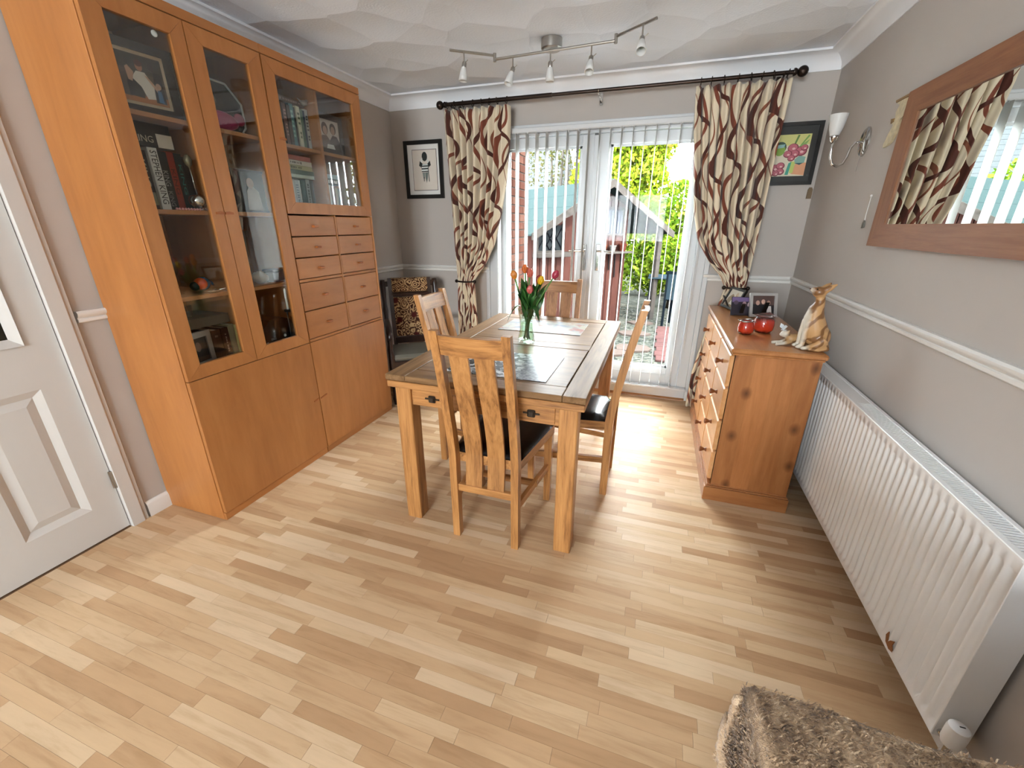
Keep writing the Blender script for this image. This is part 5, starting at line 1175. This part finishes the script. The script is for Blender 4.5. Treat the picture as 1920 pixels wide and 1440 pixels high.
# ================================================================ sofa corner with wool throw
so = thing('sofa', (2.86, -3.45, 0), label='sofa hidden under the wool throw in the bottom right corner', cat='sofa')
obj('back', MB().box(2.535, 3.235, -3.33, -3.125, .08, .772, .04), col('#6b5d50', .85), so)
obj('seat', MB().box(2.515, 3.235, -3.95, -3.33, .08, .42, .03), col('#6b5d50', .85), so)
def throw_mat():
    g = G('marled_wool'); v = g.coord(scale=(9, 5, 5)); n1 = g.noise(v, 3.2, 4, .65, .8); n2 = g.noise(g.coord(), 130, 3, .7)
    ri = g.n('ShaderNodeNewGeometry').outputs['Random Per Island']
    f = g.math('ADD', g.math('ADD', g.math('MULTIPLY', n1, .62), g.math('MULTIPLY', n2, .28)), g.math('MULTIPLY', ri, .22))
    c = g.ramp(f, [(.36, '#4c3c30'), (.47, '#7a634f'), (.56, '#9f8468'), (.66, '#c0a586'), (.8, '#dac6ac')])
    g.p(Base_Color=c, Roughness=.95, Specular_IOR_Level=.1, Sheen_Weight=.3); g.bump(n2, .8, .006); return g.m
M['throw'] = throw_mat()
th = thing('wool_throw', (2.85, -3.2, .8), label='shaggy grey and brown wool throw over the sofa back', cat='throw')
def throw_pt(u, w):
    """u 0..1 left to right (first part hangs down the left end), w 0..1 from the dining side over the top to the lounge side"""
    s = -.14 + u * .86; x, dz = (2.515, s) if s < 0 else (2.515 + s, 0)
    if s < 0: x = 2.515 - .006 * math.sin(PI * -s / .14)
    q = -.30 + w * .78
    if q < 0: y, dy2 = -3.112, q
    elif q < .235: y, dy2 = -3.112 - q, 0
    else: y, dy2 = -3.347, -(q - .235)
    z = .788 + dz + dy2 if not (dz < 0 and dy2 < 0) else .788 + min(dz, dy2)
    wob = .012 * math.sin(9 * s + 3) * math.cos(11 * q) + .008 * math.sin(23 * s + 17 * q)
    cor = .0 * math.exp(-((s / .07) ** 2 + (q / .08) ** 2))
    if 0 <= q < .235 and s >= 0: z += .018 * math.sin(PI * q / .235) + wob * .7 + cor - .06 * max(0, s - .25)
    else: y += wob * .5 if q < 0 else -abs(wob) * .6; x -= 0 if s > 0 else abs(wob) * .5
    return Vector((x, y, z))
NU, NV = 70, 60
vv_ = [throw_pt(i / NU, j / NV) for j in range(NV + 1) for i in range(NU + 1)]
ff_ = [(j * (NU + 1) + i, j * (NU + 1) + i + 1, (j + 1) * (NU + 1) + i + 1, (j + 1) * (NU + 1) + i) for j in range(NV) for i in range(NU)]
tw = obj('cloth', MB().add(vv_, ff_), M['throw'], th, smooth=True); so_ = tw.modifiers.new('thick', 'SOLIDIFY'); so_.thickness = .008; so_.offset = -1
fib = MB(); rf = random.Random(5)
for k in range(36000):
    u, w = rf.random(), rf.uniform(.15, 1); p = throw_pt(u, w); e = .004
    du = throw_pt(min(1, u + e), w) - throw_pt(max(0, u - e), w); dw = throw_pt(u, min(1, w + e)) - throw_pt(u, max(0, w - e)); nr = du.cross(dw)
    if nr.length < 1e-9: continue
    nr.normalize(); nr = -nr if nr.dot(CAM - p) < 0 else nr
    a = rf.gauss(0, .5); tg = (du.normalized() * math.cos(a) + dw.normalized() * math.sin(a)) if dw.length > 1e-6 else du.normalized()
    L_ = rf.uniform(.004, .011); sd = tg.cross(nr) * rf.uniform(.0006, .0012); m_ = p + tg * L_ * .5 + nr * rf.uniform(.002, .005); e_ = p + tg * L_ + nr * rf.uniform(0, .006)
    fib.add([p - sd, p + sd, m_ + sd, m_ - sd, e_], [(0, 1, 2, 3), (3, 2, 4)])
me = bpy.data.meshes.new('wool_fibre'); me.from_pydata(fib.v, [], fib.f); me.materials.append(M['throw']); obj('wool_fibre', me, None, th, kind='stuff')
# ================================================================ the garden
N_MAT = set(bpy.data.materials.keys())
GZ = -.15
def ground_mat():
    g = G('gravel'); v = g.coord(); vo = g.n('ShaderNodeTexVoronoi', {'Vector': v, 'Scale': 28}); s = g.n('ShaderNodeSeparateXYZ', {0: vo.outputs['Color']}).outputs[0]
    g.p(Base_Color=g.ramp(s, [(0, '#141613'), (.4, '#232421'), (.8, '#31312d'), (1, '#1e1e18')]), Roughness=.9); g.bump(vo.outputs['Distance'], .6, .02); return g.m
struct('ground', MB().box(-25, 25, .14, 40, GZ - .1, GZ), ground_mat(), 'grey gravel garden ground')
# unseen overhang added above the doors to cut high sky light on the floor
ev = thing('added_eaves', (1.6, .4, 2.5), label='white overhang added over the garden doors to cut high sky light', cat='eaves')
obj('soffit', MB().box(-1.5, 5.0, .14, .52, 2.50, 2.53), M['upvc'], ev)
obj('fascia', MB().box(-1.5, 5.0, .52, .545, 2.42, 2.66), M['upvc'], ev)
obj('gutter', MB().tube([(-1.5, .59, 2.60), (5.0, .59, 2.60)], .05, 10), M['black'], ev)
# brick return wall left of the doors
bw = obj('brick_wall', MB().box(.72, .944, .145, 1.0, GZ, 2.75), plain('mortar', '#2b2724', .9), None, 'red brick wall running out from the house beside the garden doors', 'wall')
M['brick'] = None
def brick_mat():
    g = G('red_brick'); v = g.coord(rand=7.0); n = g.noise(v, 14, 4); oi = g.n('ShaderNodeObjectInfo').outputs['Random']
    c = g.ramp(g.math('ADD', g.math('MULTIPLY', n, .55), g.math('MULTIPLY', oi, .45)), [(.2, '#2b1914'), (.5, '#35211b'), (.8, '#3d2b24')]); g.p(Base_Color=c, Roughness=.85); g.bump(n, .5, .006); return g.m
M['brick'] = brick_mat(); bme = {}
z = GZ + .01; crs = 0
while z + .065 < 2.75:
    y = .147 - (.1125 if crs % 2 else 0)
    while y < 1.0:
        a, b = max(y, .147), min(y + .215, .998); L = round(b - a, 3)
        if L > .03:
            if L not in bme: bme[L] = MB().box(0, .012, -L / 2, L / 2, 0, .065, .003).mesh('brick'); bme[L].materials.append(M['brick'])
            o = bpy.data.objects.new('brick', bme[L]); COL.objects.link(o); o.parent = bw; o.location = (.940, (a + b) / 2, z)
        y += .225
    z += .075; crs += 1
# shed, gable turned towards the doors
E1, E2 = Vector((.668, 2.2, 0)), Vector((2.485, 4.2, 0)); gd = (E2 - E1).normalized(); rd = Vector((-gd.y, gd.x, 0)); mid = (E1 + E2) / 2; HS = (E2 - E1).length / 2 / 1.04; half = 1.04
shed = thing('garden_shed', (mid.x, mid.y, GZ), label='red boarded garden shed with pale green felt roof', cat='shed')
SM = Matrix(((gd.x * HS, rd.x, 0, mid.x), (gd.y * HS, rd.y, 0, mid.y), (0, 0, 1, 0), (0, 0, 0, 1)))     # local x along the gable, y back along the ridge
EZ, AZ, RL = 1.30, 2.02, 3.6
def roof_z(s): return AZ - (AZ - EZ) * abs(s) / half
M['shed_red'] = wood('shed_boards', '#281815', '#221310', '#1a0e0c', 'z', 2, .8, .2, vary=.2); M['felt'] = plain('green_felt', '#181f1f', .9, vary=.12, scale=40, bump=.3); M['grey_wood'] = wood('weathered_board', '#2d2a27', '#24211f', '#1a1816', 'x', 2, .85, .2)
s = -half + .12
while s < .46:
    e = min(s + .108, .47)
    m = MB().extrude([(s + .003, GZ), (e - .003, GZ), (e - .003, roof_z(e) - .05), (s + .003, roof_z(s) - .05)], .28, .30, 'xz', M=SM); obj('wall_board', m, M['shed_red'], shed); s += .11
obj('wall_core', MB().extrude([(-half + .12, GZ), (.47, GZ), (.47, roof_z(.47) - .06), (0, AZ - .06), (-half + .12, roof_z(half - .12) - .06)], .302, RL - .2, 'xz', M=SM), M['shed_red'], shed)
for sg in (-1, 1):
    nst = 4
    for k in range(nst):
        a, b = half * k / nst, half * (k + 1) / nst + .03; up = .012 * (nst - k) / nst
        m = MB().extrude([(sg * a, AZ - (AZ - EZ) * a / half + up), (sg * b, AZ - (AZ - EZ) * b / half + up), (sg * b, AZ - (AZ - EZ) * b / half + up - .02), (sg * a, AZ - (AZ - EZ) * a / half + up - .02)], 0, RL, 'xz', M=SM)
        obj('roof_felt', m, M['felt'], shed)
    bpoly = [(sg * 0.0, AZ + .01), (sg * (half + .02), EZ + .0)]
    wav = [(sg * (half + .02) * (1 - i / 18), EZ + (AZ - EZ) * i / 18 - .09 - .018 * abs(math.sin(i * .9))) for i in range(19)]
    obj('barge_board', MB().extrude(bpoly + wav, -.02, .0, 'xz', M=SM), M['grey_wood'], shed, label='weathered wavy barge board')
obj('porch_post', MB().box(.86, .93, .06, .13, GZ, roof_z(.9) - .03, .004, M=SM), M['grey_wood'], shed)
wf = MB()
for a, b, c, d in ((.10, .40, 1.25, 1.28), (.10, .40, 1.64, 1.67), (.10, .13, 1.25, 1.67), (.37, .40, 1.25, 1.67)): wf.box(a, b, .25, .28, c, d, M=SM)
w_ = obj('window', wf, M['grey_wood'], shed); obj('pane', MB().box(.12, .38, .268, .276, 1.27, 1.65, M=SM), col('#0a0c0e', .1), w_)
cu_ = MB()
for k in range(5): cu_.box(.135 + .048 * k, .17 + .048 * k, .258, .266, 1.28, 1.62, .004, M=SM)
obj('net_curtain', cu_, col('#2c2d34', .8), w_)
lt = MB().box(-.88, -.50, .24, .28, 1.02, 1.05, M=SM).box(-.88, -.85, .25, .28, 1.05, 1.42, M=SM).box(-.53, -.50, .25, .28, 1.05, 1.42, M=SM)
w2_ = obj('window', lt, M['grey_wood'], shed); obj('pane', MB().box(-.86, -.52, .27, .278, 1.05, 1.4, M=SM), col('#101213', .1), w2_)
la = MB()
for k in range(-3, 7):
    for dr_ in (1, -1):
        x0 = -.86 + .085 * k; p0 = Vector((x0, .262, 1.05)); p1 = Vector((x0 + .17 * dr_ if dr_ > 0 else x0 - .17, .262, 1.39))
        if -.87 < p0.x < -.51 and -.87 < p1.x < -.51: la.tube([SM @ p0, SM @ p1], .007, 5)
obj('lattice', la, col('#030305', .6), w2_); obj('window_box', MB().box(-.92, -.46, .12, .27, .96, 1.03, .006, M=SM), M['grey_wood'], shed)
obj('shelf', MB().box(-.05, .47, .12, .28, .98, 1.01, .003, M=SM), M['grey_wood'], shed)
hook = MB()
for k in range(5): hook.tube([SM @ Vector((.0 + .1 * k, .27, .96)), SM @ Vector((.0 + .1 * k, .255, .6 + .06 * (k % 3)))], .012, 6)
obj('hanging_tool', hook, col('#100e0e', .6), shed)
for k, (a, z, r, hx, lb) in enumerate(((.05, 1.01, .05, '#2b130a', 'terracotta pot on the shed shelf nearest the window'), (.2, 1.01, .045, '#373533', 'pale grey pot in the middle of the shed shelf'), (.36, 1.01, .055, '#27100c', 'dark red pot at the end of the shed shelf'))):
    o = obj('flower_pot', MB().lathe([(r * .7, 0), (r, r * 1.7), (r * 1.12, r * 1.7), (r * 1.12, r * 2.1), (r * .95, r * 2.1), (r * .6, r * .3)], n=16, M=SM @ Matrix.Translation((a, .2, z))), col(hx, .7), None, lb, 'pot', 'pots on the shed shelf')
# paving
pth = thing('paver_path', (2.56, 3, GZ), label='path of pinkish red pavers leading up the garden', cat='path')
M['paver'] = plain('pink_paver', '#2c1e1d', .9, vary=.2, scale=12, bump=.2)
for k in range(9): obj('paver', MB().box(2.42 - .02 * (k % 2), 2.86, 1.55 + .215 * k, 1.55 + .215 * k + .198, GZ, GZ + .03, .006), M['paver'], pth)
for k, (x, y, r) in enumerate(((2.12, 2.05, .24), (2.08, 2.9, .22), (1.9, 1.75, .2), (2.15, 3.7, .2))):
    obj('stepping_stone', MB().extrude([(x + r * (1 + .2 * math.sin(3 * i + k)) * math.cos(i * PI / 4), y + r * .8 * (1 + .15 * math.cos(5 * i)) * math.sin(i * PI / 4)) for i in range(8)], GZ, GZ + .025), plain('slab_%d' % k, '#2d2724', .9, vary=.15), None, ('nearest', 'second', 'small left', 'farthest')[k] + ' flat stepping stone in the gravel', 'stone', 'stepping stones')
# garden furniture
gt = thing('garden_table', (2.50, 4.35, GZ), label='grey-blue slatted garden table beyond the doors', cat='table'); fm = col('#131a1e', .6); fm2 = col('#06090c', .6)
for k in range(5): obj('top_slat', MB().box(-.32, .32, -.30 + .12 * k, -.30 + .11 + .12 * k, .70, .725, .004), fm, gt, local=True)
for sx in (-.27, .27):
    for sy in (-.25, .25): obj('leg', MB().box(sx - .02, sx + .02, sy - .02, sy + .02, 0, .70, .003), fm2, gt, local=True)
gc = thing('garden_chair', (0, 0, GZ), cat='chair', group='garden chairs')
for k in range(4): obj('seat_slat', MB().box(-.2, .2, -.18 + .09 * k, -.18 + .078 + .09 * k, .42, .44, .003), fm2, gc, local=True)
for k in range(4): obj('back_slat', MB().box(-.17 + .09 * k, -.17 + .07 + .09 * k, .19, .205, .44, .84, .003), fm, gc, local=True)
obj('back_rail', MB().box(-.21, .21, .185, .21, .84, .88, .004), fm2, gc, local=True)
for sx in (-.18, .18):
    for sy in (-.16, .19): obj('leg', MB().box(sx - .017, sx + .017, sy - .017, sy + .017, 0, .42 if sy < 0 else .86, .003), fm2, gc, local=True)
place(gc, (2.72, 3.72, GZ), R(160)); gc['label'] = 'dark slatted garden chair on the near side of the garden table'
c2 = copy_tree(gc); place(c2, (3.12, 4.75, GZ), R(-70)); c2['label'] = 'dark slatted garden chair at the right of the garden table'

# foliage
def leaf_mat(name, stops, trans=.35):
    g = G(name); ri = g.n('ShaderNodeNewGeometry').outputs['Random Per Island']; c = g.ramp(ri, stops)
    d = g.n('ShaderNodeBsdfDiffuse', {'Color': c}); t_ = g.n('ShaderNodeBsdfTranslucent', {'Color': c}); mx = g.n('ShaderNodeMixShader', {0: trans, 1: d.outputs[0], 2: t_.outputs[0]})
    g.t.links.new(mx.outputs[0], g.out.inputs[0]); return g.m
M['lime'] = leaf_mat('lime_leaves', [(0, '#2d3d09'), (.3, '#40500d'), (.65, '#576014'), (.9, '#676a1f'), (1, '#5a3e1b')])
M['green'] = leaf_mat('hedge_leaves', [(0, '#1f3208'), (.4, '#35480c'), (.8, '#4e5b17'), (1, '#5e6424')])
M['pale'] = leaf_mat('sparse_leaves', [(0, '#24270e'), (.5, '#2c2c16'), (1, '#373220')])
M['bark'] = plain('bark', '#1b1813', .9, vary=.3, bump=.5); M['birch'] = plain('birch_bark', '#312d2a', .9, vary=.3)
def crown(parent, blobs, n, size, mat, seed):
    rnd = random.Random(seed); v = []; f = []
    tot = sum(b[3] * b[4] * b[5] for b in blobs)
    for b in blobs:
        for _ in range(int(n * b[3] * b[4] * b[5] / tot)):
            while True:
                p = Vector((rnd.uniform(-1, 1), rnd.uniform(-1, 1), rnd.uniform(-1, 1)))
                if .35 < p.length < 1: break
            p *= (1 + .12 * math.sin(7 * p.x + seed) * math.cos(6 * p.z + 2))
            c = Vector((b[0] + p.x * b[3], b[1] + p.y * b[4], b[2] + p.z * b[5]))
            a = Vector((rnd.gauss(0, 1), rnd.gauss(0, 1) - .3, rnd.gauss(0, 1))).normalized(); q = a.cross(Vector((rnd.gauss(0, 1), rnd.gauss(0, 1), rnd.gauss(0, 1)))).normalized(); s = size * rnd.uniform(.6, 1.3)
            k = len(v); v += [c - a * s, c + q * s * .5, c + a * s, c - q * s * .5]; f.append((k, k + 1, k + 2, k + 3))
    me = bpy.data.meshes.new('foliage'); me.from_pydata(v, [], f); me.materials.append(mat); return obj('foliage', me, None, parent)
def trunk(parent, pts, rr, mat): return obj('trunk', MB().tube(pts, rr, 8), mat, parent, smooth=True)
t1 = thing('leafy_tree', (1.25, 7.6, GZ), label='bright lime green tree behind the shed', cat='tree')
crown(t1, [(1.2, 7.6, 2.55, 1.15, .9, 1.5), (1.75, 7.4, 3.6, .9, .8, .9), (.75, 7.8, 3.7, .8, .8, .9)], 30000, .065, M['lime'], 1); trunk(t1, [(1.25, 7.7, GZ), (1.28, 7.7, 1.2), (1.2, 7.7, 2.6)], [.12, .1, .05], M['bark'])
t2 = thing('hedge', (3.0, 7.2, GZ), label='tall yellow-green hedge right of the shed', cat='hedge')
crown(t2, [(2.7, 7.1, 1.1, .9, .7, 1.25), (3.9, 7.2, 1.1, 1.0, .7, 1.3), (5.2, 7.4, 1.2, 1.1, .8, 1.5), (2.0, 6.9, 1.0, .7, .6, 1.15)], 34000, .06, M['green'], 2); trunk(t2, [(2.8, 7.2, GZ), (2.8, 7.2, .9)], [.08, .05], M['bark'])
t3 = thing('bushy_shrub', (2.62, 5.3, GZ), label='rounded green shrub behind the garden table', cat='shrub')
crown(t3, [(2.62, 5.35, .72, .55, .4, .52), (3.3, 5.5, .65, .5, .4, .6)], 9000, .045, M['green'], 3); trunk(t3, [(2.6, 5.35, GZ), (2.62, 5.35, .5)], [.05, .03], M['bark'])
t4 = thing('bare_birch', (-.35, 9, GZ), label='thin pale birch with sparse leaves against the white sky', cat='tree')
for k, (x, lx) in enumerate(((-.55, .1), (-.25, -.2), (-.05, .25), (.12, .1), (-.8, -.15))):
    trunk(t4, [(x, 9 + .1 * k, GZ), (x + lx * .4, 9 + .1 * k, 2.4), (x + lx, 9 + .1 * k, 4.6)], [.05, .035, .015], M['birch'])
crown(t4, [(-.9, 9.2, 2.9, .9, .6, .7), (-.2, 9.3, 3.2, .7, .6, .8), (-1.3, 9.2, 3.9, .9, .6, .8)], 1500, .05, M['pale'], 4)
t5 = thing('dense_tree', (-3.4, 9.5, GZ), label='muted green tree left of the birch', cat='tree')
crown(t5, [(-3.4, 9.6, 1.6, 1.3, .9, 1.2), (-2.0, 9.8, 1.4, .9, .7, .9)], 5000, .08, M['green'], 6); trunk(t5, [(-3.4, 9.6, GZ), (-3.4, 9.6, 1.4)], [.12, .06], M['bark'])
t6 = thing('leafy_tree', (6.8, 9, GZ), label='lime green tree at the far right of the garden', cat='tree')
crown(t6, [(6.8, 9.2, 2.2, 1.8, 1.2, 2.0)], 5000, .085, M['lime'], 8); trunk(t6, [(6.8, 9.2, GZ), (6.8, 9.2, 1.6)], [.14, .08], M['bark'])
# neighbouring house
hs = thing('neighbour_house', (-7.5, 17, GZ), label='cream house with grey tiled roof beyond the garden', cat='house')
HM = Matrix.Translation((-7.6, 16, 0))
obj('wall', MB().box(-5, 5, 0, 6, GZ, 2.75, M=HM), col('#393733', .9), hs)
M['tile'] = plain('grey_tile', '#242627', .8, vary=.2, scale=8)
for k in range(12):
    y0, z0 = -.35 + .28 * k, 2.62 + .20 * k
    obj('tile_course', MB().extrude([(y0, z0), (y0 + .32, z0 + .225), (y0 + .32, z0 + .255), (y0, z0 + .045)], -5.3, 5.3, 'yz', M=HM), M['tile'], hs)
obj('roof', MB().extrude([(-.3, 2.6), (6.3, 2.6), (3.0, 4.98)], -5.2, 5.2, 'yz', M=HM), M['tile'], hs)
obj('gutter', MB().tube([HM @ Vector((-5.3, -.4, 2.62)), HM @ Vector((5.3, -.4, 2.62))], .06, 8), M['black'], hs)
for x in (-3, 0, 3):
    f_ = obj('window', MB().box(x - .6, x + .6, -.05, 0, .9, 2.1, M=HM), M['upvc'], hs); obj('pane', MB().box(x - .52, x + .52, -.06, -.05, .98, 2.02, M=HM), col('#13171a', .1), f_)

# everything out there is matt: rough timber, felt, stone, brick
for m_ in bpy.data.materials:
    if m_.name not in N_MAT and m_.use_nodes and 'Principled BSDF' in m_.node_tree.nodes:
        m_.node_tree.nodes['Principled BSDF'].inputs['Specular IOR Level'].default_value = 0.0
